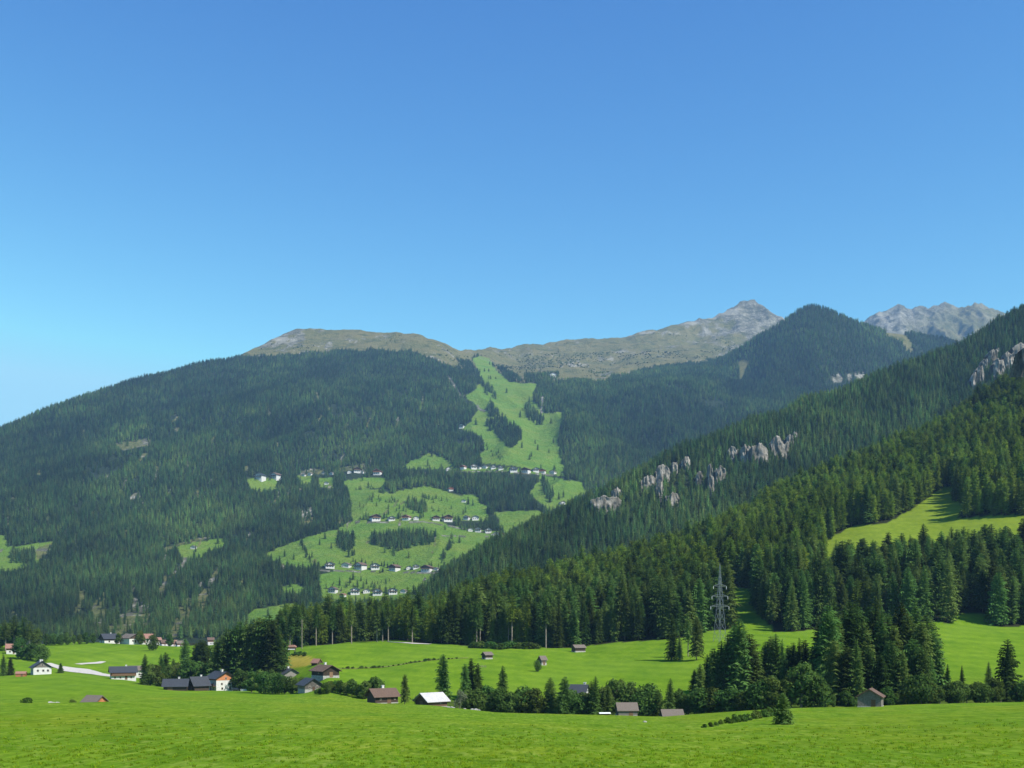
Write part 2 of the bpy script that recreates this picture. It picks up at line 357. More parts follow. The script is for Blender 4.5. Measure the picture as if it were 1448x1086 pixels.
def foliage(name, cols, var=.35, hue=.03, transl=.0):
    m, nt, b = mat(name, .95, .03)
    oi = N(nt, 'ShaderNodeObjectInfo')
    f = noise(nt, .7, 4, .7)
    c = ramp(nt, f, [(.3, cols[0]), (.5, cols[1]), (.72, cols[2])])
    hs = N(nt, 'ShaderNodeHueSaturation')
    tn0 = N(nt, 'ShaderNodeAttribute', attribute_name='stand', attribute_type='INSTANCER')
    c = mix(nt, ramp(nt, tn0.outputs['Fac'], [(.12, 0.), (.6, .75)]), c, (.098, .150, .034))
    nt.links.new(c, hs.inputs['Color'])
    mr = N(nt, 'ShaderNodeMapRange'); mr.inputs['To Min'].default_value = 1 - var; mr.inputs['To Max'].default_value = 1 + var
    nt.links.new(oi.outputs['Random'], mr.inputs['Value']); tn = N(nt, 'ShaderNodeAttribute', attribute_name='stand', attribute_type='INSTANCER')
    ad = N(nt, 'ShaderNodeMath', operation='ADD'); ad.inputs[1].default_value = 1.0
    mu = N(nt, 'ShaderNodeMath', operation='MULTIPLY')
    nt.links.new(tn.outputs['Fac'], ad.inputs[0]); nt.links.new(ad.outputs[0], mu.inputs[0]); nt.links.new(mr.outputs['Result'], mu.inputs[1])
    nt.links.new(mu.outputs[0], hs.inputs['Value'])
    mm = N(nt, 'ShaderNodeMath', operation='MULTIPLY'); mm.inputs[1].default_value = 7.31
    fr = N(nt, 'ShaderNodeMath', operation='FRACT')
    nt.links.new(oi.outputs['Random'], mm.inputs[0]); nt.links.new(mm.outputs[0], fr.inputs[0])
    mh = N(nt, 'ShaderNodeMapRange'); mh.inputs['To Min'].default_value = .5 - hue; mh.inputs['To Max'].default_value = .5 + hue
    nt.links.new(fr.outputs[0], mh.inputs['Value']); nt.links.new(mh.outputs['Result'], hs.inputs['Hue'])
    df = N(nt, 'ShaderNodeBsdfDiffuse'); tl = N(nt, 'ShaderNodeBsdfTranslucent'); ms = N(nt, 'ShaderNodeMixShader'); ms.inputs[0].default_value = .38
    nt.links.new(hs.outputs['Color'], df.inputs['Color']); nt.links.new(hs.outputs['Color'], tl.inputs['Color'])
    nt.links.new(df.outputs[0], ms.inputs[1]); nt.links.new(tl.outputs[0], ms.inputs[2])
    nt.links.new(ms.outputs[0], next(n for n in nt.nodes if n.type == 'OUTPUT_MATERIAL').inputs['Surface'])
    nt.nodes.remove(b)
    return m

def m_planks(name, c1, c2, scale=4., axis='X', rough=.85):
    m, nt, b = mat(name, rough, .2)
    tc = N(nt, 'ShaderNodeTexCoord')
    w = N(nt, 'ShaderNodeTexWave', wave_type='BANDS', bands_direction=axis); w.inputs['Scale'].default_value = scale; w.inputs['Distortion'].default_value = 1.2; w.inputs['Detail'].default_value = 2
    nt.links.new(tc.outputs['Object'], w.inputs['Vector'])
    c = ramp(nt, w.outputs['Fac'], [(.1, tuple(v * .55 for v in c1)), (.35, c1), (.9, c2)])
    n2 = noise(nt, .8, 5, .7)
    c = mix(nt, ramp(nt, n2, [(.45, 0.), (.7, .6)]), c, tuple(v * .6 for v in c2))
    nt.links.new(c, b.inputs['Base Color']); bump(nt, b, w.outputs['Fac'], .5, .03)
    return m

MT = {
 'meadow': m_meadow(), 'slope': m_slope('mountain_ground'), 'rock': m_rock(),
 'spruce': foliage('spruce_needles', [(.044, .080, .018), (.074, .126, .027), (.118, .182, .040)], .55, .026),
 'larch': foliage('larch_needles', [(.074, .124, .014), (.120, .182, .021), (.172, .240, .034)], .35, .014),
 'far_larch': foliage('mixed_far_foliage', [(.050, .088, .024), (.078, .125, .032), (.110, .165, .045)], .4, .03),
 'far_spruce': foliage('far_spruce_needles', [(.040, .076, .021), (.066, .118, .032), (.105, .172, .048)], .5, .03),
 'leaf': foliage('broad_leaves', [(.044, .084, .016), (.074, .128, .026), (.118, .182, .042)], .35, .03),
 'pale_leaf': foliage('pale_leaves', [(.075, .095, .05), (.12, .145, .08), (.2, .22, .14)], .2, .02),
 'birch_leaf': foliage('birch_leaves', [(.05, .085, .018), (.085, .14, .028), (.13, .19, .045)], .2, .02),
 'bark': simple('bark', (.09, .07, .05), (.17, .14, .11), 3.),
 'pale_bark': simple('pale_bark', (.15, .125, .095), (.27, .23, .18), 2.),
 'plaster': simple('white_plaster', (.60, .585, .55), (.48, .465, .43), 1.5),
 'stone': simple('stone_base', (.40, .38, .34), (.22, .21, .19), 2.5, bumpd=.05),
 'dark_timber': m_planks('dark_timber', (.045, .032, .022), (.085, .060, .042), 3.2),
 'brown_timber': m_planks('brown_timber', (.13, .075, .042), (.21, .125, .075), 3.2),
 'red_timber': m_planks('red_timber', (.32, .11, .045), (.46, .19, .085), 3.),
 'grey_timber': m_planks('grey_timber', (.125, .112, .098), (.245, .222, .195), 3.4),
 'silver_timber': m_planks('silver_timber', (.135, .118, .10), (.255, .232, .205), 3.4),
 'slate': m_planks('slate_roof', (.038, .042, .05), (.062, .068, .078), 5., 'Y', .6),
 'brown_roof': m_planks('brown_tile_roof', (.115, .072, .050), (.165, .108, .080), 5., 'Y'),
 'red_roof': m_planks('red_tile_roof', (.26, .13, .095), (.36, .2, .15), 5., 'Y'),
 'shingle': m_planks('grey_shingle_roof', (.115, .092, .072), (.215, .178, .145), 6., 'Y'),
 'white_roof': m_planks('white_sheet_roof', (.50, .475, .46), (.60, .575, .56), 3., 'X', .5),
 'glass': simple('window_glass', (.02, .025, .03), (.03, .035, .04), 1., .15, .5),
 'frame': simple('window_frame', (.5, .42, .34), (.4, .33, .26), 2.),
 'gravel': simple('gravel_track', (.40, .36, .31), (.52, .48, .43), .9, bumpd=.03),
 'metal': simple('galvanised_steel', (.17, .195, .20), (.11, .13, .14), 1.2, .5, .5),
 'carpaint': simple('dark_car_paint', (.02, .025, .03), (.03, .035, .04), 1., .25, .5),
 'rubber': simple('tyre_rubber', (.015, .015, .015), None, 1., .8),
 'grassblade': foliage('grass_blades', [(.135, .225, .010), (.18, .29, .015), (.25, .36, .028)], .22, .02),
 'tarp': simple('white_tarp', (.72, .72, .7), (.6, .6, .58), 2.),
}

# ------------------------------------------------------------------ object helpers
def tag(o, label=None, cat=None, group=None, kind=None):
    if label: o['label'] = label
    if cat: o['category'] = cat
    if group: o['group'] = group
    if kind: o['kind'] = kind
    return o
def empty(name, loc, rz=0):
    o = bpy.data.objects.new(name, None); col.objects.link(o)
    o.location = loc; o.rotation_euler = (0, 0, rz); o.empty_display_size = .5
    return o
class MB:
    def __init__(s): s.v = []; s.f = []; s.mi = []; s.cur = 0
    def add(s, vs, fs):
        n = len(s.v); s.v += [tuple(v) for v in vs]
        for f in fs: s.f.append(tuple(i + n for i in f)); s.mi.append(s.cur)
    def box(s, x0, x1, y0, y1, z0, z1):
        s.add([(x0,y0,z0),(x1,y0,z0),(x1,y1,z0),(x0,y1,z0),(x0,y0,z1),(x1,y0,z1),(x1,y1,z1),(x0,y1,z1)],
              [(0,3,2,1),(4,5,6,7),(0,1,5,4),(1,2,6,5),(2,3,7,6),(3,0,4,7)])
    def tube(s, pts, rad, n=6):
        pts = [Vector(p) for p in pts]; rings = []
        for i, p in enumerate(pts):
            d = (pts[min(i + 1, len(pts) - 1)] - pts[max(i - 1, 0)]).normalized()
            a = d.orthogonal().normalized(); b = d.cross(a)
            r = rad[i] if hasattr(rad, '__len__') else rad
            rings.append([p + (a * math.cos(2 * math.pi * k / n) + b * math.sin(2 * math.pi * k / n)) * r for k in range(n)])
        vs = [v for rg in rings for v in rg]; fs = []
        for i in range(len(pts) - 1):
            for k in range(n):
                fs.append((i * n + k, i * n + (k + 1) % n, (i + 1) * n + (k + 1) % n, (i + 1) * n + k))
        fs.append(tuple(range(n))[::-1]); fs.append(tuple((len(pts) - 1) * n + k for k in range(n)))
        s.add(vs, fs)
    def gable(s, L, D, z0, z1, rise):      # walls with gable ends; the ridge runs along X
        x, y = L / 2, D / 2
        s.add([(-x,-y,z0),(x,-y,z0),(x,y,z0),(-x,y,z0),(-x,-y,z1),(x,-y,z1),(x,y,z1),(-x,y,z1),(-x,0,z1+rise),(x,0,z1+rise)],
              [(0,3,2,1),(0,1,5,4),(2,3,7,6),(1,2,6,9,5),(3,0,4,8,7),(4,5,9,8),(6,7,8,9)])
    def roof(s, L, D, z, rise, ox, oy, th):
        sl = rise / (D / 2); x = L / 2 + ox; ye = D / 2 + oy; zr = z + rise; ze = z - oy * sl
        def pr(y, zz): return [(-x, y, zz), (x, y, zz)]
        vs = pr(-ye, ze + .03) + pr(-ye, ze + th) + pr(0, zr + th) + pr(ye, ze + th) + pr(ye, ze + .03) + pr(0, zr + .03)
        s.add(vs, [(0,1,3,2),(2,3,5,4),(4,5,7,6),(6,7,9,8),(8,9,11,10),(10,11,1,0),(0,2,4,10),(10,4,6,8),(1,11,5,3),(11,9,7,5)])
    def mesh(s, name, mats, smoothf=False):
        me = bpy.data.meshes.new(name); me.from_pydata(s.v, [], s.f)
        for m in (mats if isinstance(mats, (list, tuple)) else [mats]): me.materials.append(m)
        if any(s.mi): me.polygons.foreach_set('material_index', s.mi)
        if smoothf: me.polygons.foreach_set('use_smooth', [True] * len(me.polygons))
        me.update(); return me
    def build(s, name, mats, parent=None, smoothf=False):
        o = bpy.data.objects.new(name, s.mesh(name, mats, smoothf)); col.objects.link(o)
        if parent is not None: o.parent = parent
        return o
def child(name, me, parent):
    o = bpy.data.objects.new(name, me); col.objects.link(o); o.parent = parent; return o

def grid_mesh(name, X, Y, Z, m, cover=None, smoothf=True):
    nr, nc = X.shape
    co = np.stack([X, Y, Z], -1).reshape(-1, 3)
    idx = np.arange(nr * nc).reshape(nr, nc)
    q = np.stack([idx[:-1, :-1], idx[:-1, 1:], idx[1:, 1:], idx[1:, :-1]], -1).reshape(-1, 4)
    me = bpy.data.meshes.new(name)
    me.vertices.add(len(co)); me.vertices.foreach_set('co', co.ravel())
    me.loops.add(q.size); me.loops.foreach_set('vertex_index', q.ravel())
    me.polygons.add(len(q)); me.polygons.foreach_set('loop_start', np.arange(0, q.size, 4)); me.polygons.foreach_set('loop_total', np.full(len(q), 4))
    me.update(calc_edges=True)
    if smoothf: me.polygons.foreach_set('use_smooth', np.ones(len(q), bool))
    if cover is not None:
        a = me.attributes.new('cover', 'FLOAT_COLOR', 'POINT')
        c = np.ones((len(co), 4)); c[:, :3] = cover.reshape(-1, 3)
        a.data.foreach_set('color', c.ravel())
    me.materials.append(m)
    o = bpy.data.objects.new(name, me); col.objects.link(o)
    return o

def project(x, Y, z):
    return CX + F * x / Y, YH - F * z / Y

# ------------------------------------------------------------------ build the ground
# near valley: meadows, gully and the wooded hill on the right, one sheet
Yrows = np.concatenate([np.linspace(-110, 44, 20), 48 * (1900 / 48.) ** np.linspace(0, 1, 520)])
U = np.linspace(-.80, .80, 640)
Yg, Ug = np.meshgrid(Yrows, U, indexing='ij')
Xg = Ug * (Yg + 160)
Zg = A.h(Xg, Yg)
Zg = np.where(Yg < 4, -(4.0 + .03 * np.maximum(Yg, -20)) + .15 * fbm(Xg / 20, Yg / 20, 3, 3), Zg)
Ys = np.maximum(Yg, 5)
pxg, pyg = project(Xg, Ys, Zg)
jx = 4 * fbm(Xg / 9, Yg / 9, 3, 91); jy = 2 * fbm(Xg / 11, Yg / 11, 3, 92)
def forest_A(px, py, Y):
    return inpoly(px, py, forest_edge) & (Y > 470) & ~inany(px, py, h1_clear)
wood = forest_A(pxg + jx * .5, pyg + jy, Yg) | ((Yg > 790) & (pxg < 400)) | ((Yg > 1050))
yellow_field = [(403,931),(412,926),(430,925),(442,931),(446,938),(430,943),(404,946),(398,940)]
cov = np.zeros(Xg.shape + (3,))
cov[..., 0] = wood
gully = (Yg > 296) & (Yg < 350) & (pxg > 630)
cov[..., 0] = np.maximum(cov[..., 0], gully * .6)
cov[..., 1] = inpoly(pxg + jx * .3, pyg + jy * .3, yellow_field) & (Yg > 440)
cov[..., 1] = np.maximum(cov[..., 1], .22 * inpoly(pxg + jx, pyg + jy, h1_clear[0]) * (Yg > 500))
cov[..., 2] = smooth(330, 400, Yg)
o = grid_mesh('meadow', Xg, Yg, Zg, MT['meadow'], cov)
tag(o, 'wide bright green meadow sloping down into the valley in front', 'meadow', kind='structure')

# base plain reaching the horizon below everything
g = MB(); n = 24
for i in range(n):
    for j in range(n):
        x0 = -13000 + 26000 / n * i; y0 = -2000 + 18000 / n * j
        g.add([(x0, y0, -75), (x0 + 26000 / n, y0, -75), (x0 + 26000 / n, y0 + 18000 / n, -75), (x0, y0 + 18000 / n, -75)], [(0, 1, 2, 3)])
tag(g.build('ground', MT['meadow']), 'flat valley ground running to the horizon below the mountains', 'ground', kind='structure')

def layer_mesh(L, name, lo, hi, step, kr, nrow, m, coverf, label, nback=14):
    ps = np.arange(lo, hi + step, step, dtype=float)
    K = L.Yn.shape[1]
    Yn = np.stack([np.interp(ps, L.P, L.Yn[:, k]) for k in range(K)], 1)
    tt = np.concatenate([np.linspace(0, kr, nrow), np.linspace(kr, K - 1, nback + 1)[1:]])
    i = np.minimum(tt.astype(int), K - 2); f = tt - i
    Yv = (Yn[:, i] * (1 - f) + Yn[:, i + 1] * f).T
    Xv = (ps[None, :] - CX) / F * Yv
    Zv = L.h(Xv, Yv)
    px, py = project(Xv, Yv, Zv)
    o = grid_mesh(name, Xv, Yv, Zv, m, coverf(Xv, Yv, Zv, px, py))
    tag(o, label, 'mountain', kind='structure')
    return o

def cover_M(X, Y, Z, px, py):
    jx = 5 * fbm(X / 40, Y / 60, 3, 101); jy = 3 * fbm(X / 40, Y / 60, 3, 102)
    a, b = px + jx * .8, py + jy * .8
    mead = (inpoly(a, b, ski) | inany(a, b, meadows)) 
    alp = (inpoly(px + jx, py + jy * 1.5, alpine) | inpoly(px + jx, py - 5 + jy * 1.5, alpine)) & (Y > 3900)
    c = np.zeros(X.shape + (3,))
    c[..., 0] = mead
    c[..., 1] = (alp & ~inpoly(px, py, ski))
    sl = inany(a, b, slash)
    c[..., 1] = np.maximum(c[..., 1], sl * .75)
    # rock: crags of the summits, scree streaks
    rn = ridged(X / 60, Y / 90, 4, 111); rn2 = fbm(X / 150, Y / 200, 3, 112)
    rock = alp & (((px > 960) & (rn + .9 * rn2 + (px - 1010) / 90. + (470 - py) / 60. > .35)) | (rn + .7 * rn2 > .80) |
                  ((px > 345) & (px < 430) & (rn + rn2 + (py < 492) * .35 > .35)) | ((px > 430) & (px < 470) & (py > 478) & (rn + rn2 > .25)))
    c[..., 2] = rock * .9
    c[..., 2] = np.maximum(c[..., 2], inany(px, py, paths_M) * 1.0)
    c[..., 0] = np.where(inany(px, py, paths_M), 0, c[..., 0])
    c[..., 0] = np.maximum(c[..., 0], sl * .45)
    c[..., 2] = np.maximum(c[..., 2], sl & (rn > .40))
    return c
layer_mesh(M, 'mountain', -500, 1230, 1.7, 11, 330, MT['slope'], cover_M, 'broad wooded mountain with bare olive summit ridge and green ski slope')
def cover_B(X, Y, Z, px, py):
    c = np.zeros(X.shape + (3,)); return c
layer_mesh(B, 'wooded_hill', 400, 1890, 3, 2, 160, MT['slope'], cover_B, 'steep dark wooded hillside with pale cliffs behind the nearer forest')
def cover_C(X, Y, Z, px, py):
    c = np.zeros(X.shape + (3,))
    c[..., 1] = inany(px, py, cone_clear) * .9
    c[..., 0] = inany(px, py, cone_clear) * .4
    c[..., 2] = inany(px, py, cone_rock)
    return c
layer_mesh(C, 'conical_mountain', 705, 1790, 2.5, 4, 170, MT['slope'], cover_C, 'cone shaped mountain wooded right up to its top')
def cover_D(X, Y, Z, px, py):
    c = np.zeros(X.shape + (3,))
    n_ = fbm(X / 160, Y / 300, 4, 121)
    c[..., 1] = 1
    c[..., 2] = np.clip(.95 - smooth(1285, 1370, px + 60 * n_ + (py - 440) * 1.5) * .75 + .5 * n_, 0, 1)
    return c
layer_mesh(D, 'rocky_range', 1010, 1890, 1.8, 3, 150, MT['slope'], cover_D, 'far grey jagged rocky range above the treeline')

# ------------------------------------------------------------------ tree forms
def conifer(seed, h=25., r=3.7, nlev=34, nb=8, nt=4, bare=.05, power=.8, core=True, dens=1., ragged=.18, droop=.5):
    rg = random.Random(seed); V = []; Fc = []
    def tri(a, b, c):
        n = len(V); V.extend((a, b, c)); Fc.append((n, n + 1, n + 2))
    lean = (rg.uniform(-.01, .01), rg.uniform(-.01, .01))
    side = [1 + rg.uniform(-ragged, ragged) for _ in range(12)]
    for k in range(nlev):
        t = bare + (1 - bare) * (max(k + rg.uniform(-.25, .25), 0) / nlev) ** .95
        t = min(max(t, bare), .985)
        tt = (t - bare) / (1 - bare)
        Rl = r * ((1 - tt) ** power) * min(1, .72 + tt * 2.2) + .12
        n = max(4, int(nb * (1 - .35 * tt) + .5))
        a0 = rg.uniform(0, 6.28)
        for j in range(n):
            if rg.random() > dens: continue
            az = a0 + 6.283 * j / n + rg.uniform(-.3, .3)
            L = Rl * rg.uniform(.72, 1.14) * side[int(az / 6.283 * 12) % 12]
            dx, dy = math.cos(az), math.sin(az); z0 = h * t
            rise = .18 + .55 * tt + rg.uniform(-.1, .1); dr = droop * (1.1 - .5 * tt) + rg.uniform(-.12, .12)
            roll = rg.uniform(-.5, .5)
            def pos(s): return (lean[0] * z0 + dx * L * s, lean[1] * z0 + dy * L * s, z0 + L * (rise * s - dr * s * s))
            wl = (.30 + .14 * tt) * L
            prev = pos(.08)
            for i in range(nt):
                s1 = (i + 1) / nt; cur = pos(s1); sm = (i + .35) / nt
                pm = pos(min(sm + .25 / nt, 1))
                w = wl * (1 - .55 * sm) * (.55 + .8 * min(sm * 2.2, 1)) * rg.uniform(.75, 1.25)
                for sg in (-1, 1):
                    dz = -w * (.55 + rg.uniform(-.2, .35)) + sg * roll * w * .4
                    tri(prev, cur, (pm[0] - dy * sg * w + dx * w * .55, pm[1] + dx * sg * w + dy * w * .55, pm[2] + dz))
                hg = w * rg.uniform(.45, .95)
                tri(prev, cur, (pm[0] + dx * .1 * w, pm[1] + dy * .1 * w, pm[2] - hg))
                prev = cur
    # leader
    for j in range(4):
        a = j * 1.57
        tri((.22 * math.cos(a), .22 * math.sin(a), h * .955), (.22 * math.cos(a + 1.57), .22 * math.sin(a + 1.57), h * .955), (0, 0, h * 1.012))
    if core:
        n = 7; m0 = len(V)
        prof = [(bare + .03, .34), (bare + .25, .36), (.6, .22), (.96, .015)]
        for (tz, rr) in prof:
            for j in range(n): V.append((r * rr * math.cos(6.283 * j / n), r * rr * math.sin(6.283 * j / n), h * tz))
        for i in range(len(prof) - 1):
            for j in range(n):
                Fc.append((m0 + i * n + j, m0 + i * n + (j + 1) % n, m0 + (i + 1) * n + (j + 1) % n, m0 + (i + 1) * n + j))
    tr = MB(); tr.tube([(0, 0, -.8), (0, 0, h * .3), (0, 0, h * .7), (0, 0, h * .97)], [.016 * h * .8, .011 * h, .006 * h, .015], 7)
    cr = MB(); cr.add(V, Fc)
    return cr, tr

def broadleaf(seed, h=9., r=3.4, nl=16, leaves=1500, bare=.12, ls=.42, weep=0., open_=.0):
    rg = random.Random(seed); cr = MB(); tr = MB()
    lobes = []
    for k in range(nl):
        t = (k + .5) / nl
        zz = h * (bare + (1 - bare) * (.14 + .76 * t))
        prof = math.sin(math.pi * min(max(.16 + .78 * t, 0), 1)) ** .7
        a = rg.uniform(0, 6.283); d = r * prof * rg.uniform(.25, .78)
        s = r * rg.uniform(.30, .52) * (.65 + .5 * prof)
        lobes.append((d * math.cos(a), d * math.sin(a), zz, s, s * rg.uniform(.7, 1.05)))
    lobes.append((0, 0, h * .93 - .3, r * .3, r * .34))
    wts = [l[3] ** 2 for l in lobes]
    V = []; Fc = []
    for i in range(leaves):
        l = rg.choices(lobes, wts)[0]
        u = rg.uniform(-1, 1); a = rg.uniform(0, 6.283); q = math.sqrt(1 - u * u)
        rad = rg.uniform(.62, 1.05) ** .8
        nx, ny, nz = q * math.cos(a), q * math.sin(a), u
        c = Vector((l[0] + nx * l[3] * rad, l[1] + ny * l[3] * rad, l[2] + nz * l[4] * rad - weep * rg.random() * l[3]))
        if c.z < h * bare * .6: continue
        nrm = Vector((nx + rg.uniform(-.8, .8), ny + rg.uniform(-.8, .8), nz + rg.uniform(-.6, .9))).normalized()
        t1 = nrm.orthogonal().normalized(); t2 = nrm.cross(t1)
        aa = rg.uniform(0, 6.283); t1, t2 = t1 * math.cos(aa) + t2 * math.sin(aa), t2 * math.cos(aa) - t1 * math.sin(aa)
        s = ls * rg.uniform(.6, 1.3)
        n = len(V)
        V += [c - t1 * s, c + t2 * s * .55 - t1 * s * .1, c + t1 * s, c - t2 * s * .6 + t1 * s * .15]
        Fc.append((n, n + 1, n + 2, n + 3))
    cr.add(V, Fc)
    tr.tube([(0, 0, -.5), (.05 * r, 0, h * .25), (-.04 * r, .05 * r, h * .6), (0, 0, h * .85)], [.028 * h, .02 * h, .01 * h, .003 * h], 7)
    for l in lobes[::2]:
        z0 = max(h * .12, l[2] * .55)
        tr.tube([(0, 0, z0), (l[0] * .6, l[1] * .6, (z0 + l[2]) / 2 + .1 * h), (l[0], l[1], l[2])], [.011 * h, .007 * h, .003 * h], 5)
    return cr, tr

FORM = {}
def add_form(key, k, crown, trunk, cm, tm):
    FORM.setdefault(key, []).append((crown.mesh(key + '_crown', cm), trunk.mesh(key + '_trunk', tm)))
for k in range(6):
    c_, t_ = conifer(100 + k, 25, [4.5, 5.0, 4.1, 5.2, 4.6, 3.9][k], 36, 9, 4, [.03, .05, .08, .04, .12, .06][k], [.60, .50, .66, .54, .48, .70][k], ragged=.3)
    add_form('spruce', k, c_, t_, MT['spruce'], MT['bark'])
for k in range(2):                       # small open-grown spruce, foliage to the ground
    c_, t_ = conifer(140 + k, 6, 1.7, 34, 11, 4, .01, .72, ragged=.14)
    add_form('young', k, c_, t_, MT['spruce'], MT['bark'])
for k in range(4):                       # tall pines and old spruces with a long bare stem
    c_, t_ = conifer(160 + k, 26, [3.3, 2.9, 3.4, 3.0][k], 22, 7, 4, [.42, .5, .36, .45][k], .55, dens=.85, ragged=.3)
    add_form('pine', k, c_, t_, MT['larch'] if k == 1 else MT['spruce'], MT['pale_bark'])
for k in range(3):
    c_, t_ = conifer(180 + k, 24, [4.1, 4.6, 3.8][k], 28, 8, 4, .08, .48, dens=.9, ragged=.25, droop=.35)
    add_form('larch', k, c_, t_, MT['larch'], MT['bark'])
for k in range(5):
    c_, t_ = broadleaf(200 + k, 9, [3.7, 4.3, 3.4, 4.5, 3.9][k], 22, 2100, bare=.01)
    add_form('broad', k, c_, t_, MT['leaf'], MT['bark'])
c_, t_ = broadleaf(230, 9, 3.3, 14, 700, ls=.34); add_form('pale', 0, c_, t_, MT['pale_leaf'], MT['pale_bark'])
for k in range(2):
    c_, t_ = broadleaf(240 + k, 14, 4.2, 20, 2300, ls=.42, weep=.5); add_form('birch', k, c_, t_, MT['birch_leaf'], MT['pale_bark'])
for k in range(3):
    c_, t_ = broadleaf(250 + k, 2.2, 1.5, 9, 420, bare=.02, ls=.26); add_form('shrub', k, c_, t_, MT['leaf'], MT['bark'])
FH = {'spruce': 25, 'young': 6, 'pine': 26, 'larch': 24, 'broad': 9, 'pale': 9, 'birch': 14, 'shrub': 2.2}

def plant(kind, name, x, Y, h, label, cat, group=None, wide=1., z=None, k=None):
    f = FORM[kind]; c_, t_ = f[k % len(f)] if k is not None else random.choice(f)
    if z is None: z = float(A.h(x, Y))
    s = h / FH[kind]
    r = empty(name, (x, Y, z - .1), random.uniform(0, 6.28)); r.scale = (s * wide, s * wide, s)
    tag(r, label, cat, group)
    child('trunk', t_, r); child('crown', c_, r)
    return r

def tree_at(px, Y, top, kind, name, label, cat='tree', group=None, wide=1., k=None):
    x = (px - CX) / F * Y; z = float(A.h(x, Y)); h = (YH - top) / F * Y - z
    return plant(kind, name, x, Y, max(h, .8), label, cat, group, wide, z, k)

NEAR_XY = []     # footprints that the scattered forest must keep clear of
n_spruce = 0
def spruces(lst, label, group=None, wide=1., kind='spruce'):
    global n_spruce
    for e in lst:
        px, Y, top = e[:3]; lb = e[3] if len(e) > 3 and e[3] else label
        tree_at(px, Y, top, kind, 'spruce_tree', lb, 'tree', group, wide * (e[4] if len(e) > 4 else 1.))
        NEAR_XY.append(((px - CX) / F * Y, Y, 2.5)); n_spruce += 1

def broads(lst, label, group=None, kind='broad', wide=1., name='broadleaf_tree'):
    for e in lst:
        px, Y, top = e[:3]; lb = e[3] if len(e) > 3 and e[3] else label
        tree_at(px, Y, top + random.uniform(-3, 3), 'birch' if kind == 'broad' and not (len(e) > 3 and e[3]) and random.random() < .2 else kind, name, lb, 'shrub' if kind == 'shrub' else 'tree', group, wide * (e[4] if len(e) > 4 else 1.))
        NEAR_XY.append(((px - CX) / F * Y, Y, 2.5))

# --- left side
spruces([(5,560,924),(15,563,929)], 'dark spruce at the left edge beside the little shed', 'spruces at the left edge', 1.3)
tree_at(86, 572, 937, 'young', 'spruce_tree', 'rounded dark spruce on the meadow right of the white gabled house', wide=1.1); n_spruce += 1
spruces([(205,505,924,'pointed spruce directly right of the timber and white farmhouse'),(228,525,924,'left one of a pair of slim spruces behind the bushes by the dark roofs'),
         (234,530,922,'right one of a pair of slim spruces behind the bushes by the dark roofs'),(262,600,902,'tall slender spruce standing alone before the far meadow, left of the big clump'),
         (245,545,931,'low spruce sunk among the bushes above the long dark roof')], None)
spruces([(278,560,908),(284,552,904),(290,556,906),(296,565,912)], 'spruce in the small clump left of the big clump by the orange gabled house', 'small spruce clump on the left', 1.25)
spruces([(307,500,904),(313,505,897),(320,498,887),(327,506,890),(334,500,884),(341,496,878),(348,503,874),(354,492,882),(360,497,876),(367,490,872),(374,494,876),(381,486,869),
         (387,480,876),(393,478,886),(398,482,902),(330,515,896),(345,516,886),(372,512,880),(385,505,884)], 'tall dark spruce in the dense clump behind the orange gabled white house', 'dense spruce clump on the left', 1.15)
broads([(213,512,940),(222,512,942),(238,515,938),(252,518,936),(266,516,934),(278,514,940),(290,512,939),(300,510,944)], 'leafy tree in the row behind the dark slate roofs', 'leafy trees behind the slate roofs')
broads([(338,482,948),(352,476,950),(364,470,946),(376,468,950)], 'leafy tree at the foot of the spruce clump right of the white house', 'leafy trees under the spruce clump')
broads([(356,440,950),(366,428,948),(376,420,952),(386,412,953),(395,404,953),(403,398,956),(411,396,954),(419,394,957),(426,398,960),(384,430,944)], 'leafy tree in front of the grey and white roof', 'leafy trees before the grey and white roof')
broads([(8,668,874),(20,672,871),(32,668,872),(42,664,878)], 'tall olive pine in the wood at the left edge', 'pines at the left edge', 'pine', 1.9, 'pine_tree')
broads([(-6,690,880),(14,690,882),(28,688,884),(52,684,886)], 'dense dark tree filling the wood at the left edge', 'dark trees of the wood at the left edge', wide=.8)
broads([(30,632,903,'dark leafy tree beside the red roofed house at left'),(44,628,910,'dark leafy tree left of the rounded one above the white house'),(57,622,912,'rounded dark tree on the meadow above the white gabled house')], None)
broads([(66,748,894),(76,750,893),(86,752,895),(95,754,894),(104,757,896),(113,760,894),(122,765,896)], 'leafy tree in the low hedgerow on the skyline of the left meadow', 'hedgerow trees above the left meadow', wide=.8)
broads([(132,772,895,'leafy tree at the left end of the row of farmhouses'),(167,772,895,'leafy tree between first and second farmhouse of the skyline row'),(198,772,894,'leafy tree before the red roof of the skyline row'),
        (215,700,896,'rounded tree standing alone on the left meadow with its shadow'),(240,810,898,'leafy tree among the tiny far houses right of the skyline row')], None, wide=.85)
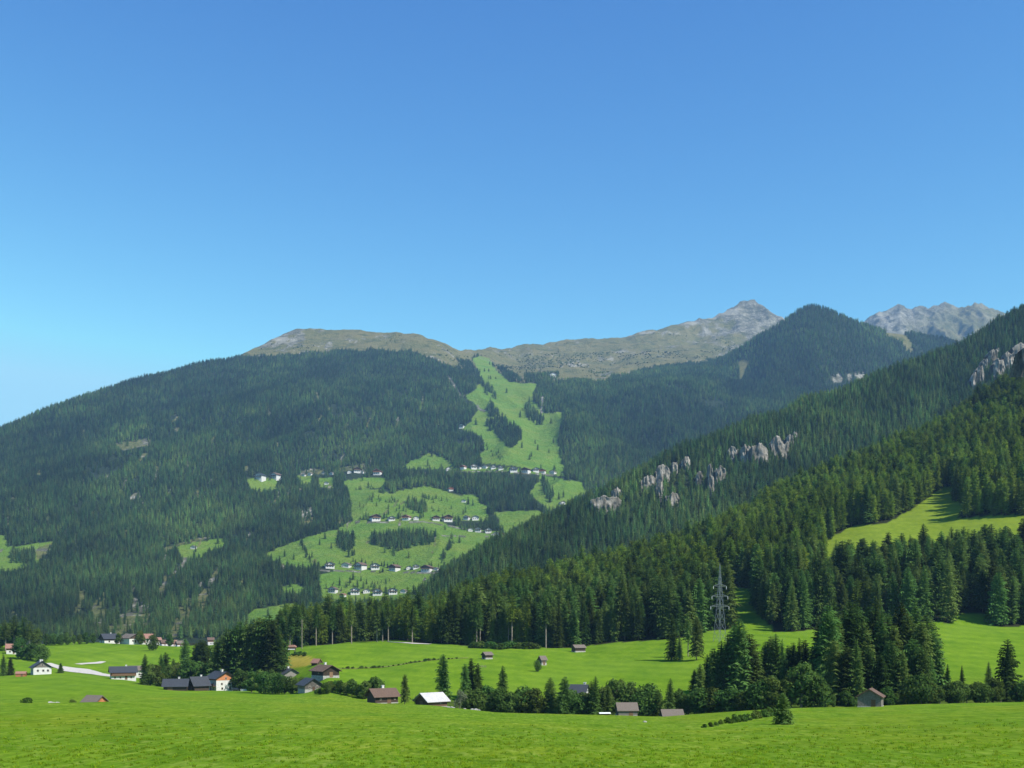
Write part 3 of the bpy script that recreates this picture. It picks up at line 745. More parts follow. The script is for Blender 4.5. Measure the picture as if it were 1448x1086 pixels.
# --- middle
broads([(447,366,972),(453,362,970),(461,360,968),(468,364,965),(474,366,963),(482,362,960),(490,360,962),(498,356,961),(507,352,966),(516,348,964)], 'leafy tree in the thicket between grey gable house and brown roofed barn', 'thicket left of the brown roofed barn')
broads([(531,352,956),(522,354,960)], 'leafy tree just behind the left end of the brown roofed barn', 'trees behind the brown roofed barn')
spruces([(572,321,953,'slim spruce between the brown roofed barn and white roofed barn'),(627,350,924,'tall single spruce behind the white roofed barn'),(657,352,938,'left one of three spruces close together right of the tall single spruce'),
         (666,356,930,'middle, tallest of three spruces close together behind the pale bush'),(676,353,937,'right one of three spruces close together behind the pale bush'),
         (711,345,940,'small pointed spruce rising from the bushes left of the stream wood')], None, 1.35)
broads([(650,318,976)], 'pale silvery bush beside the white roofed barn', None, 'pale', 1.05)
broads([(615,330,982),(604,335,980),(590,335,982)], 'bush behind the white roofed barn', 'bushes behind the white roofed barn', wide=.9)
broads([(664,328,973),(676,326,975),(688,330,970),(698,325,977),(710,324,974),(722,323,978),(733,325,970),(745,324,968),(757,322,976),(768,323,984)], 'dark green leafy tree in the left part of the stream wood', 'leafy trees in the left part of the stream wood', wide=1.1)
spruces([(778,322,957,'spruce in the stream wood left of the blue roofed house'),(799,318,956,'pointed spruce hiding the left end of the blue roofed house'),(836,319,962,'dark spruce just right of the blue roofed house'),(842,316,955,'taller spruce right of the blue roofed house'),
         (860,322,968,'slim spruce behind the left grey shingled barn'),(948,316,958,'broad spruce directly behind the low shingled shed roof'),(930,322,974,'slim spruce between the two shingled barns')], None, 1.5)
broads([(790,330,982),(804,322,978,None,1.1),(814,320,985,None,1.1),(822,320,987,None,1.1),(830,322,977,None,1.1),(824,326,982),(852,324,970),(868,325,964),(879,328,960),(892,327,963),(904,322,974),(916,324,968)], 'dark green leafy tree of the stream wood behind the shingled barn', 'leafy trees behind the shingled barn', wide=1.1)
broads([(962,322,972),(973,320,976),(984,318,970),(996,316,974),(1008,314,972),(1020,312,978),(1032,310,972),(1045,308,978),(1058,307,974)], 'leafy tree of the stream wood left of the lone meadow spruce', 'leafy trees right of the low shed', wide=1.15)
# --- pair on the valley meadow
spruces([(950,455,866,'wide spruce on the valley meadow casting a long shadow, left of the pylon'),(985,445,872,'pointed spruce on the valley meadow close left of the pylon'),(961,452,898,'small tree under the right side of the wide meadow spruce')], None, 1.4)
tree_at(973, 462, 866, 'pine', 'pine_tree', 'thin brownish larch with bare stem between two meadow spruces'); 
# --- right clump
spruces([(982,352,946),(990,348,938),(1000,354,924),(1010,350,916),(1020,356,905),(1029,348,896),(1038,352,884),(1045,346,874),(1052,352,884),(1060,348,896),(1068,350,918)],
        'dense spruce in the clump just below the pylon', 'spruce clump below the pylon', 1.25)
spruces([(1082,360,906),(1090,358,899),(1097,354,895),(1106,352,903),(1114,358,912),(1122,355,908),(1130,352,901),(1139,356,904),(1148,350,918)], 'spruce in the lower clump between pylon clump and tall dark grove', 'spruce clump behind the birch', 1.1)
spruces([(1158,345,880),(1164,334,862),(1171,326,855),(1179,348,846),(1187,330,870),(1195,342,857),(1203,334,850),(1212,348,860),(1221,334,876),(1230,352,856),(1239,346,842),(1247,338,857),(1256,352,866),
         (1265,334,884),(1274,346,849),(1284,338,866),(1294,352,846),(1302,334,878),(1311,346,868),(1318,338,890),(1326,344,908)], 'tall spruce in the dark grove behind the wooden hut', 'dark spruce grove behind the wooden hut', 1.15)
spruces([(1180,316,905),(1196,314,915),(1212,312,904),(1228,318,912),(1244,312,925),(1260,314,905),(1276,312,918),(1290,316,902),(1304,313,912),(1316,314,925)], 'lower spruce along the front of the grove, beside the wooden hut', 'front spruces of the grove by the wooden hut', 1.25)
broads([(1076,305,964),(1090,304,958),(1104,304,968)], 'leafy tree left of the tall birch behind the lone spruce', 'leafy trees left of the birch')
tree_at(1133, 302, 933, 'birch', 'birch_tree', 'large light green birch with drooping crown behind the lone spruce', wide=1.15)
tree_at(1116, 304, 946, 'birch', 'birch_tree', 'smaller light green birch on the left of the large one', wide=.9)
broads([(1150,303,950),(1164,302,972),(1178,303,978),(1196,304,975),(1206,303,982)], 'leafy tree between the large birch and the wooden hut', 'leafy trees left of the wooden hut')
broads([(1256,303,972),(1268,304,978)], 'bush right beside the wooden hut', 'bushes beside the wooden hut', wide=1.1)
broads([(1292,304,962),(1303,303,956),(1316,305,964),(1329,304,966),(1342,306,968),(1354,304,964),(1367,305,966),(1380,306,962),(1392,304,968),(1404,306,958),(1415,305,970),(1438,307,965),(1450,306,960),(1462,308,962)],
       'leafy tree of the thicket along the right rim of the near meadow', 'thicket along the right rim', wide=1.1)
spruces([(1425,315,903,'dark pointed spruce above the thicket near the right edge'),(1398,332,935,'spruce tip between the thicket and the valley meadow, left of the pointed spruce'),
         (1360,330,940,'spruce tip above the middle of the right thicket'),(1340,336,938,'spruce tip at the left end of the right thicket')], None, 1.3)
tree_at(1107, 152, 979, 'young', 'spruce_tree', 'small lone spruce on the near meadow with its shadow', k=0, wide=1.2); n_spruce += 1
tree_at(761, 430, 933, 'broad', 'broadleaf_tree', 'tiny tree leaning on the narrow hay hut', wide=.7)
# bushes along the ditch
for i, (px, Y, h) in enumerate([(996,146,0.6),(1004,149,.75),(1012,153,.6),(1030,160,1.0),(1047,168,1.2),(1058,176,1.1),(1065,182,1.2),(1072,186,1.2),(1080,190,1.5),(1088,194,1.6),(1094,198,1.6),(1038,164,1.3),(1052,171,1.2),(1020,157,.8),(1084,192,1.5),(1069,184,1.4)]):
    p = gp(px, Y); plant('shrub', 'shrub', p.x, p.y, h, 'low bush in the diagonal row along the meadow ditch', 'bush', 'ditch bushes', 1.0, p.z)
for px, Y, h, lb in [(38,214,1.5,'round bush in the hollow left of the sunken hut roof'),(102,218,1.0,'small straggly bush in the hollow beside the sunken hut roof')]:
    p = gp(px, Y); plant('shrub', 'shrub', p.x, p.y, h, lb, 'bush', None, 1.1, p.z)
# bushes at the forest edge and along the field boundary
for i, px in enumerate(range(672, 760, 7)):
    p = gp(px, 540 + 3 * math.sin(i)); plant('shrub', 'shrub', p.x, p.y, random.uniform(2.2, 3.6), 'bright green bush in the long row at the forest edge', 'bush', 'bushes at the forest edge', 1.6, p.z)
    NEAR_XY.append((p.x, p.y, 5))
for i in range(26):
    t = i / 25.; px = 486 + 160 * t + random.uniform(-2, 2); Y = 447 + 35 * t
    p = gp(px, Y); plant('shrub', 'shrub', p.x, p.y, random.uniform(.5, 1.3), 'tiny scrub in the boundary line across the valley meadow', 'bush', 'scrub along the field boundary', 1.3, p.z)
for px, Y in [(417,548),(424,542),(431,534)]:
    p = gp(px, Y); plant('shrub', 'shrub', p.x, p.y, 2.2, 'bush on the upper edge of the yellow field', 'bush', 'bushes above the yellow field', 1.2, p.z)
# tall bare-stemmed trees at the forest edge
for px, Y, top, lb in [(410,585,862,'bare stemmed pine left of the wooden pole'),(447,590,852,'bare stemmed pine right of the wooden pole'),(470,590,856,'pine at the forest edge above the yellow field'),(497,588,848,'pine with slanting pale stem above the valley meadow corner'),
                       (533,590,850,'left bare stem of the open group above the gravel track'),(541,592,852,'middle bare stem of the open group above the gravel track'),(549,588,849,'right bare stem of the open group above the gravel track'),
                       (583,572,848,'tall bare stemmed pine at the right end of the gravel track'),(674,556,846,'tall bare stemmed pine left of the bush row'),(679,560,850,'slimmer pine with bare stem beside the bush row'),
                       (724,552,840,'tallest pale stem behind the bush row'),(719,556,852,'thin pale stem beside the tallest one behind the bush row'),(772,542,842,'pale straight stem above the narrow hay hut'),(813,556,842,'bare stemmed tree behind the hut at the forest edge'),
                       (1012,600,786,'tall dead looking pine with pale stem above the pylon')]:
    tree_at(px, Y, top, 'pine', 'pine_tree', lb, wide=1.15)
    NEAR_XY.append(((px - CX) / F * Y, Y, 3.5))

# ------------------------------------------------------------------ scattered forests
def jgrid(x0, x1, y0, y1, sp):
    xs = np.arange(x0, x1, sp); ys = np.arange(y0, y1, sp)
    X, Yv = np.meshgrid(xs, ys); X = X.ravel(); Yv = Yv.ravel()
    return X + rng.uniform(-.48, .48, X.shape) * sp, Yv + rng.uniform(-.48, .48, X.shape) * sp

def in_view(x, Y, m=110):
    px = CX + F * x / Y
    return (px > -m) & (px < 1448 + m)

PROTO = {}
def proto_coll(key, forms):
    c = bpy.data.collections.new(key)
    for i, (cm, tm) in enumerate(forms):
        b = MB(); b.v = []; 
        me = bpy.data.meshes.new(key)
        vs = [v.co[:] for v in cm.vertices]; n = len(vs)
        fs = [tuple(p.vertices) for p in cm.polygons]; mi = [0] * len(fs)
        vs += [v.co[:] for v in tm.vertices]; f2 = [tuple(k + n for k in p.vertices) for p in tm.polygons]
        fs += f2; mi += [1] * len(f2)
        me.from_pydata(vs, [], fs); me.materials.append(cm.materials[0]); me.materials.append(tm.materials[0])
        me.polygons.foreach_set('material_index', mi)
        c.objects.link(bpy.data.objects.new('%s_%02d' % (key, i), me))
    PROTO[key] = c
    return c

def low_forms():
    out = []
    for k in range(4):
        c_, t_ = conifer(300 + k, 25, [4.4, 4.9, 4.1, 4.6][k], 12, 6, 2, .05, [.56, .48, .64, .52][k], core=True, ragged=.3)
        out.append((c_.mesh('far_spruce_crown', MT['far_spruce']), t_.mesh('far_spruce_trunk', MT['bark'])))
    for k in range(2):
        c_, t_ = conifer(320 + k, 23, 4.6, 11, 6, 2, .08, .5, core=True, ragged=.25)
        out.append((c_.mesh('far_larch_crown', MT['far_larch']), t_.mesh('far_larch_trunk', MT['bark'])))
    return out
proto_coll('far_conifer', low_forms())
proto_coll('near_conifer', FORM['spruce'] + FORM['larch'])

def scatter(name, coll, x, y, z, hs, ws, idx, label, cat='forest'):
    n = len(x)
    me = bpy.data.meshes.new(name); me.vertices.add(n)
    me.vertices.foreach_set('co', np.stack([x, y, z], 1).ravel())
    a = me.attributes.new('scl', 'FLOAT_VECTOR', 'POINT'); a.data.foreach_set('vector', np.stack([ws, ws, hs], 1).ravel())
    a = me.attributes.new('rot', 'FLOAT_VECTOR', 'POINT'); a.data.foreach_set('vector', np.stack([rng.normal(0, .02, n), rng.normal(0, .02, n), rng.uniform(0, 6.28, n)], 1).ravel())
    st = np.clip((.35 if coll.name == 'near_conifer' else .75) * fbm(x / 230 + 9, y / 480, 4, 401) + .45 * fbm(x / 45, y / 90, 3, 402), -.45, .9) if cat == 'forest' else np.zeros(n)
    a = me.attributes.new('stand', 'FLOAT', 'POINT'); a.data.foreach_set('value', st.astype(np.float32))
    a = me.attributes.new('pick', 'INT', 'POINT'); a.data.foreach_set('value', idx.astype(np.int32))
    o = bpy.data.objects.new(name, me); col.objects.link(o)
    ng = bpy.data.node_groups.new(name, 'GeometryNodeTree')
    ng.interface.new_socket('Geometry', in_out='INPUT', socket_type='NodeSocketGeometry')
    ng.interface.new_socket('Geometry', in_out='OUTPUT', socket_type='NodeSocketGeometry')
    gi = ng.nodes.new('NodeGroupInput'); go = ng.nodes.new('NodeGroupOutput')
    ip = ng.nodes.new('GeometryNodeInstanceOnPoints'); ci = ng.nodes.new('GeometryNodeCollectionInfo')
    ci.inputs['Collection'].default_value = coll; ci.inputs['Separate Children'].default_value = True; ci.inputs['Reset Children'].default_value = True
    ip.inputs['Pick Instance'].default_value = True
    def na(nm, t):
        nd = ng.nodes.new('GeometryNodeInputNamedAttribute'); nd.data_type = t; nd.inputs['Name'].default_value = nm
        return next(s for s in nd.outputs if s.name == 'Attribute' and s.enabled)
    L = ng.links.new
    L(gi.outputs[0], ip.inputs['Points']); L(ci.outputs[0], ip.inputs['Instance'])
    L(na('scl', 'FLOAT_VECTOR'), ip.inputs['Scale']); L(na('rot', 'FLOAT_VECTOR'), ip.inputs['Rotation']); L(na('pick', 'INT'), ip.inputs['Instance Index'])
    L(ip.outputs[0], go.inputs[0])
    md = o.modifiers.new('scatter', 'NODES'); md.node_group = ng
    tag(o, label, cat, kind='stuff')
    return o

def sizes(n, lo, hi):
    return np.clip(rng.normal((lo + hi) / 2, (hi - lo) / 4, n), lo * .8, hi * 1.15)

# --- wood on the near right hill: the largest become trees of their own
x, y = jgrid(-420, 1150, 480, 1420, 6.6)
k = in_view(x, y); x, y = x[k], y[k]
z = A.h(x, y); px, py = project(x, y, z)
Yr, pyr = A.ridge(px, 8)
k = forest_A(px + 2 * fbm(x / 20, y / 20, 2, 5), py, y) & (y < Yr + 70) & (px > 396)
x, y, z, px, py = x[k], y[k], z[k], px[k], py[k]
keep = np.ones(len(x), bool)
for (qx, qy, r_) in NEAR_XY: keep &= (x - qx) ** 2 + (y - qy) ** 2 > r_ * r_
x, y, z, px, py = x[keep], y[keep], z[keep], px[keep], py[keep]
hh = sizes(len(x), 17, 31)
hh = np.where((px < 640), hh * .86, hh)
lar = (fbm(x / 60, y / 60, 3, 77) + .5 * vnoise(x / 9, y / 9, 78) + 1.5 * smooth(565, 760, y) - .5 > 0) & (rng.random(len(x)) < .78)
# how far each tree stands above what grows in front of it decides what counts as showing
ytop = YH - F * (z + hh) / y
order = np.argsort(y); hor = {}
vis = np.zeros(len(x))
for i in order:
    b = int(px[i] // 5); t_ = hor.get(b, 2000.)
    base = py[i]
    vis[i] = max(0, min(base, t_) - ytop[i]) * hh[i] / y[i]
    hor[b] = min(t_, ytop[i] + 6)
cand = np.argsort(-vis)
cand = [i for i in cand if not lar[i] and px[i] > -5 and px[i] < 1453][:max(0, 296 - n_spruce)]
EDGE = [(396,470,'above the yellow field'),(470,552,'left of the gravel track'),(552,640,'behind the gravel track'),(640,705,'behind the small hut with white footing'),(705,790,'behind the narrow hay hut'),
        (790,850,'behind the hut at the forest edge'),(850,935,'left of the wide meadow spruce'),(935,1020,'behind the wide meadow spruce'),(1020,1075,'around the shaded grass ride by the pylon'),
        (1075,1160,'right of the shaded grass ride'),(1160,1250,'below the left end of the hillside clearing'),(1250,1350,'below the middle of the hillside clearing'),(1350,1460,'below the right end of the hillside clearing')]
def edge_label(i):
    ph = next((e[2] for e in EDGE if e[0] <= px[i] < e[1]), 'at the forest edge')
    s = 'tall' if hh[i] > 26 else 'short' if hh[i] < 21 else 'mid sized'
    if py[i] < 730 + (0 if px[i] < 1250 else 10): ph = 'above the hillside clearing' if px[i] > 1150 else 'high on the near wooded hill'
    row = 'lit dark green spruce' if vis[i] > np.median(vis[cand]) else 'half hidden dark spruce'
    return '%s %s %s' % (s, row, ph), 'forest spruces ' + ph
pick = np.zeros(len(x), bool)
for i in cand:
    lb, gpn = edge_label(i)
    plant('spruce', 'spruce_tree', float(x[i]), float(y[i]), float(hh[i]), lb, 'tree', gpn, 1.05, float(z[i])); pick[i] = True
r_ = ~pick
idx = np.where(lar, rng.integers(6, 9, len(x)), rng.integers(0, 6, len(x)))
scatter('forest', PROTO['near_conifer'], x[r_], y[r_], z[r_] - .3, hh[r_] / 25, hh[r_] / 25 * rng.uniform(.95, 1.25, r_.sum()), idx[r_], 'mixed spruce and bright larch forest covering the near right hill')

# --- dark hillside behind
x, y = jgrid(-200, 1700, 1020, 2450, 7.2)
k = in_view(x, y, 90); x, y = x[k], y[k]
z = B.h(x, y); px, py = project(x, y, z)
Yr, pyr = B.ridge(px, 2)
Y0b, _u = B.ridge(px, 0)
k = (y < Yr + 60) & (y > Y0b + 5) & (px > 520) & (z > A.h(x, y) - 2)
for (a0, b0, a1, b1) in cliffs_px: k &= ~((px > a0 - 1) & (px < a1 + 1) & (py > b0 + 3) & (py < b1 + 6) & (vnoise(px / 3.5, py / 14, 14) + .5 * rng.random(len(px)) > -.05))
k &= ~((px > 946) & (px < 975) & (py > 655) & (py < 700) & (vnoise(px / 5, py / 5, 12) > -.1))
x, y, z = x[k], y[k], z[k]; n = len(x)
hh = sizes(n, 13, 23)
lar = (fbm(x / 80, y / 80, 2, 87) > .28) & (rng.random(n) < .6)
idx = np.where(lar, rng.integers(4, 6, n), rng.integers(0, 4, n))
scatter('forest', PROTO['far_conifer'], x, y, z - .5, hh / 25, hh / 25 * rng.uniform(1.1, 1.5, n), idx, 'dark spruce forest on the steep hillside with pale cliffs')

# --- great mountain
def mount(sp, ylo, yhi, hlo, hhi):
    x, y = jgrid(-3900, 1900, ylo, yhi, sp)
    k = in_view(x, y, 70) & (x / y < .27); x, y = x[k], y[k]
    z = M.h(x, y); px, py = project(x, y, z)
    Yr, pyr = M.ridge(px, 11)
    jx = 5 * fbm(x / 40, y / 60, 3, 101); jy = 3 * fbm(x / 40, y / 60, 3, 102)
    a, b = px + jx * .8, py + jy * .8
    open_ = ((inpoly(a, b, ski) | inpoly(a, b - 5, ski)) & ~inany(px, py, ski_in)) | ((inany(a, b, meadows) | inany(a, b - 4, meadows)) & ~inany(px, py, meadow_in))
    open_ &= rng.random(len(x)) > .012
    open_ |= (inpoly(px + jx, py + jy * 1.5, alpine) | inpoly(px + jx, py - 6 + jy * 1.5, alpine)) & (y > 3900) & ~(inany(px, py, alp_trees)) & ~inpoly(px, py, ski)
    open_ |= inany(px, py, paths_M)
    sl = inany(px, py, slash) | inany(px, py - 5, slash)
    open_ |= sl & (rng.random(len(x)) < .88)
    # loose glades
    gl = fbm(x / 120, y / 260, 4, 131)
    open_ |= (gl > .46) & (rng.random(len(x)) < .75)
    k = ~open_ & (y < Yr + 90)
    x, y, z, px, py = x[k], y[k], z[k], px[k], py[k]
    n = len(x); h = sizes(n, hlo, hhi)
    h = np.where(py < 540, h * .8, h)
    lar = (fbm(x / 160, y / 260, 3, 137) + .8 * vnoise(x / 26, y / 26, 138) > .22) & (rng.random(n) < .8)
    return x, y, z, h, lar
parts = [mount(7.6, 1350, 2300, 11, 20), mount(9.4, 2300, 3300, 13, 22), mount(12.5, 3300, 6300, 16, 25)]
x, y, z, hh, lar = [np.concatenate([p[i] for p in parts]) for i in range(5)]
# hedges and single trees on the village meadows
hx, hy = [], []
def hedge(pts, n, jit=1.2):
    for i in range(int(n * 1.5)):
        t = rng.random() * (len(pts) - 1); j = int(t); f = t - j
        hx.append(pts[j][0] * (1 - f) + pts[j + 1][0] * f + rng.normal(0, jit)); hy.append(pts[j][1] * (1 - f) + pts[j + 1][1] * f + rng.normal(0, jit * .6))
hedge([(371,783),(425,762),(480,746),(497,735)], 60); hedge([(425,768),(432,780),(437,795)], 16, 1); hedge([(476,742),(480,758),(498,780),(500,795)], 16, 1); hedge([(640,768),(632,780),(624,796)], 26, 1.5)
hedge([(503,692),(530,692),(548,700),(560,712)], 18, 2); hedge([(520,706),(545,708),(560,712)], 12, 2.5); hedge([(596,702),(612,706),(640,712)], 12, 2); hedge([(505,735),(524,735)], 10, .6)
hedge([(690,730),(697,742),(706,750)], 22, 3); hedge([(645,738),(660,742),(700,744)], 30, 2.5); hedge([(652,746),(668,752)], 14, 2); hedge([(455,812),(520,808),(560,812),(600,812)], 26, 2.5)
hedge([(470,826),(520,828),(560,822)], 14, 5); hedge([(520,718),(640,722)], 16, 8); hedge([(672,630),(700,640),(712,652)], 10, 3); hedge([(545,765),(560,790)], 3, 1)
hedge([(645,660),(700,664),(780,670)], 40, 2); hedge([(455,800),(540,803),(620,805)], 26, 3); hedge([(460,834),(540,836),(575,838)], 20, 3); hedge([(515,733),(600,733),(680,735)], 26, 2.5); hedge([(660,748),(715,756)], 20, 3); hedge([(360,675),(400,675)], 10, 2); hedge([(430,676),(470,672),(535,672)], 20, 1.5)
hpx = np.array(hx); hpy = np.array(hy)
# find the place on the slope that shows at each of these bearings and rows
Ysr = np.linspace(1400, 4200, 1400)
sx, sy, sz = [], [], []
for a, b in zip(hpx, hpy):
    xs = (a - CX) / F * Ysr; zs = M.h(xs, Ysr); pr = YH - F * zs / Ysr
    j = int(np.argmax(pr <= b)); sx.append(xs[j]); sy.append(Ysr[j]); sz.append(zs[j])
x = np.concatenate([x, sx]); y = np.concatenate([y, sy]); z = np.concatenate([z, sz]); hh = np.concatenate([hh, rng.uniform(6, 14, len(sx))]); lar = np.concatenate([lar, rng.random(len(sx)) < .3])
def M_at(px, py):
    xs = (px - CX) / F * Ysr; zs = M.h(xs, Ysr); pr = YH - F * zs / Ysr
    j = int(np.argmax(pr <= py)); return Vector((xs[j], Ysr[j], zs[j]))
# ------------------------------------------------------------------ houses of the far villages (read before the trees, which keep clear of them)
far = []   # px, py, width px, style, label
def rowlab(lst, text, n0=None):
    names = ['leftmost', 'second from left', 'third from left', 'fourth from left', 'fifth from left', 'sixth from left', 'seventh from left', 'eighth from left', 'ninth from left', 'tenth from left', 'eleventh from left', 'twelfth from left', 'thirteenth from left']
    for i, e in enumerate(lst):
        far.append((e[0], e[1], e[2], e[3], ('rightmost' if i == len(lst) - 1 else names[i]) + ' ' + text, 'chalets ' + text.split(' in ')[-1]))
rowlab([(466,803,15,0),(490,802,13,1),(510,805,15,0),(530,805,14,2),(558,807,14,3),(578,805,9,1),(588,804,10,2),(604,808,16,3),(617,806,8,1)], 'chalet in the long lower village row')
rowlab([(471,838,13,0),(502,840,15,2),(518,838,11,1),(534,841,15,0),(555,840,14,2),(571,838,9,1)], 'chalet in the lowest village row')
rowlab([(530,736,15,3),(553,736,11,2),(575,735,12,4),(588,735,9,1),(616,736,12,3),(632,737,15,3),(660,735,9,0),(672,735,11,1)], 'chalet in the middle village row')
rowlab([(665,751,8,1),(676,752,10,0),(690,753,10,2),(702,757,9,1),(709,758,9,4)], 'house in the huddle above the forested spur')
rowlab([(368,678,14,2),(390,677,13,0)], 'of two chalets in the upper left glade')
rowlab([(430,673,6,1),(439,672,7,1),(458,670,6,2),(470,671,7,1),(494,669,7,1),(505,668,11,3),(513,669,7,1),(534,671,12,4)], 'house in the upper row under the wood')
rowlab([(634,665,8,1),(655,663,8,4),(669,663,10,0),(677,663,7,2),(686,662,8,1),(697,663,8,2),(708,664,8,0),(726,667,12,0),(744,668,12,3),(757,667,10,2),(767,669,10,4),(782,670,9,1)], 'house in the village at the foot of the ski slope')
far += [(653,605,8,2,'lone dark hut on the left side of the ski slope', None), (656,710,7,1,'small white shed on the upper village meadow', None), (637,694,8,4,'small reddish shed at the wood above the meadow', None),
        (795,713,8,1,'pale farmhouse at the right end of the village slope', None), (485,844,8,4,'pinkish shed below the lowest village row', None), (462,685,7,1,'white shed in the upper glade', None), (274,776,8,1,'small pale farm in the forest glade on the left', None)]
house_pts = [(M_at(e[0], e[1]), e) for e in far]
keep = np.ones(len(x), bool)
for p, e in house_pts:
    keep &= ~((np.abs(x - p.x) < e[2] * p.y / F * .6 + 2) & (y < p.y + 12) & (y > p.y - 45 - p.y * .012))
x, y, z, hh, lar = x[keep], y[keep], z[keep], hh[keep], lar[keep]
x2, y2 = jgrid(-1800, 1900, 4700, 7100, 17.)
k = in_view(x2, y2, 60) & (x2 / y2 < .27); x2, y2 = x2[k], y2[k]
z2 = M.h(x2, y2); px2, py2 = project(x2, y2, z2); Yr2, _u = M.ridge(px2, 11)
k = inpoly(px2, py2, alpine) & ~inpoly(px2, py2, ski) & (y2 < Yr2 - 60) & (fbm(x2 / 130, y2 / 200, 4, 151) + .5 * (np.interp(px2, [330, 650, 1000, 1100], [482, 503, 495, 470]) < py2) > .45) & (rng.random(len(x2)) < .45)
n2 = k.sum()
x = np.concatenate([x, x2[k]]); y = np.concatenate([y, y2[k]]); z = np.concatenate([z, z2[k]]); hh = np.concatenate([hh, rng.uniform(3, 7, n2)]); lar = np.concatenate([lar, rng.random(n2) < .5])
n = len(x)
idx = np.where(lar, rng.integers(4, 6, n), rng.integers(0, 4, n))
wd = np.where((y > 4600) & (hh < 7.5), 2.6, 1) * np.where(y > 3300, rng.uniform(1.35, 1.8, n), rng.uniform(1.15, 1.6, n))
scatter('forest', PROTO['far_conifer'], x, y, z - .5, hh / 25, hh / 25 * wd, idx, 'blue green spruce forest over the broad mountain and round its meadows')

# --- cone mountain
x, y = jgrid(300, 2300, 2700, 5400, 12.5)
k = in_view(x, y, 60) & (x / y > .02); x, y = x[k], y[k]
z = C.h(x, y); px, py = project(x, y, z)
Yr, pyr = C.ridge(px, 4)
k = (y < Yr + 80) & ~inany(px, py, cone_clear) & ~inany(px, py - 4, cone_rock) & (z > M.h(np.clip(x, -9e9, .42 * y), y) - 8)
k &= ~((fbm(x / 110, y / 200, 3, 141) > .5) & (rng.random(len(x)) < .6))
x, y, z = x[k], y[k], z[k]; n = len(x); hh = sizes(n, 15, 24)
lar = (fbm(x / 150, y / 250, 3, 147) + .6 * vnoise(x / 26, y / 26, 148) > .3) & (rng.random(n) < .8)
idx = np.where(lar, rng.integers(4, 6, n), rng.integers(0, 4, n))
scatter('forest', PROTO['far_conifer'], x, y, z - .5, hh / 25, hh / 25 * rng.uniform(1.3, 1.7, n), idx, 'hazy spruce forest clothing the cone shaped mountain')

# ------------------------------------------------------------------ cliffs
for i, (a0, b0, a1, b1) in enumerate(cliffs_px):
    cx_, cb = (a0 + a1) / 2, b1
    Yc = np.linspace(1100, 2400, 900); xs = (cx_ - CX) / F * Yc; zs = B.h(xs, Yc); pr = YH - F * zs / Yc
    j = int(np.argmax(pr <= cb)); base = Vector((xs[j], Yc[j], zs[j]))
    s = base.y / F; w = (a1 - a0) * s * 1.25; h = (b1 - b0) * s * 1.0
    nu, nv = 26, 20
    uu, vv = np.meshgrid(np.linspace(-1, 1, nu), np.linspace(0, 1, nv))
    top = h * (.7 + .3 * (1 - np.abs(uu) ** 2.5)) * (1 + .32 * fbm(uu * 2.0 + i * 7, uu * 0, 3, 200 + i))
    Zc = base.z - 6 + vv * (top + 6)
    depth = 5 + 4.2 * ridged(uu * w / 9 + i, vv * h / 18 + i, 4, 210 + i) + 5 * (1 - np.abs(uu) ** 2)
    Xc = base.x + uu * w * .5 + 1.2 * fbm(uu * 3 + i, vv * 3, 3, 220 + i)
    Ycc = base.y - depth * (1 - .35 * vv) + 2.5 * fbm(uu * 4, vv * 5 + i, 3, 230 + i)
    # carry the crag back into the hillside so that it is a solid body
    Xb, Yb, Zb = Xc[-1:], Ycc[-1:] + 16, Zc[-1:] - 2
    Xc = np.concatenate([Xc, Xb, Xb]); Ycc = np.concatenate([Ycc, Yb, Yb + 14]); Zc = np.concatenate([Zc, Zb, Zb * 0 + base.z - 6])
    o = grid_mesh('cliff', Xc, Ycc, Zc, MT['rock'], None, False)
    tag(o, 'pale grey limestone crag showing between the trees of the dark hillside', 'cliff', 'crags on the dark hillside', 'structure')

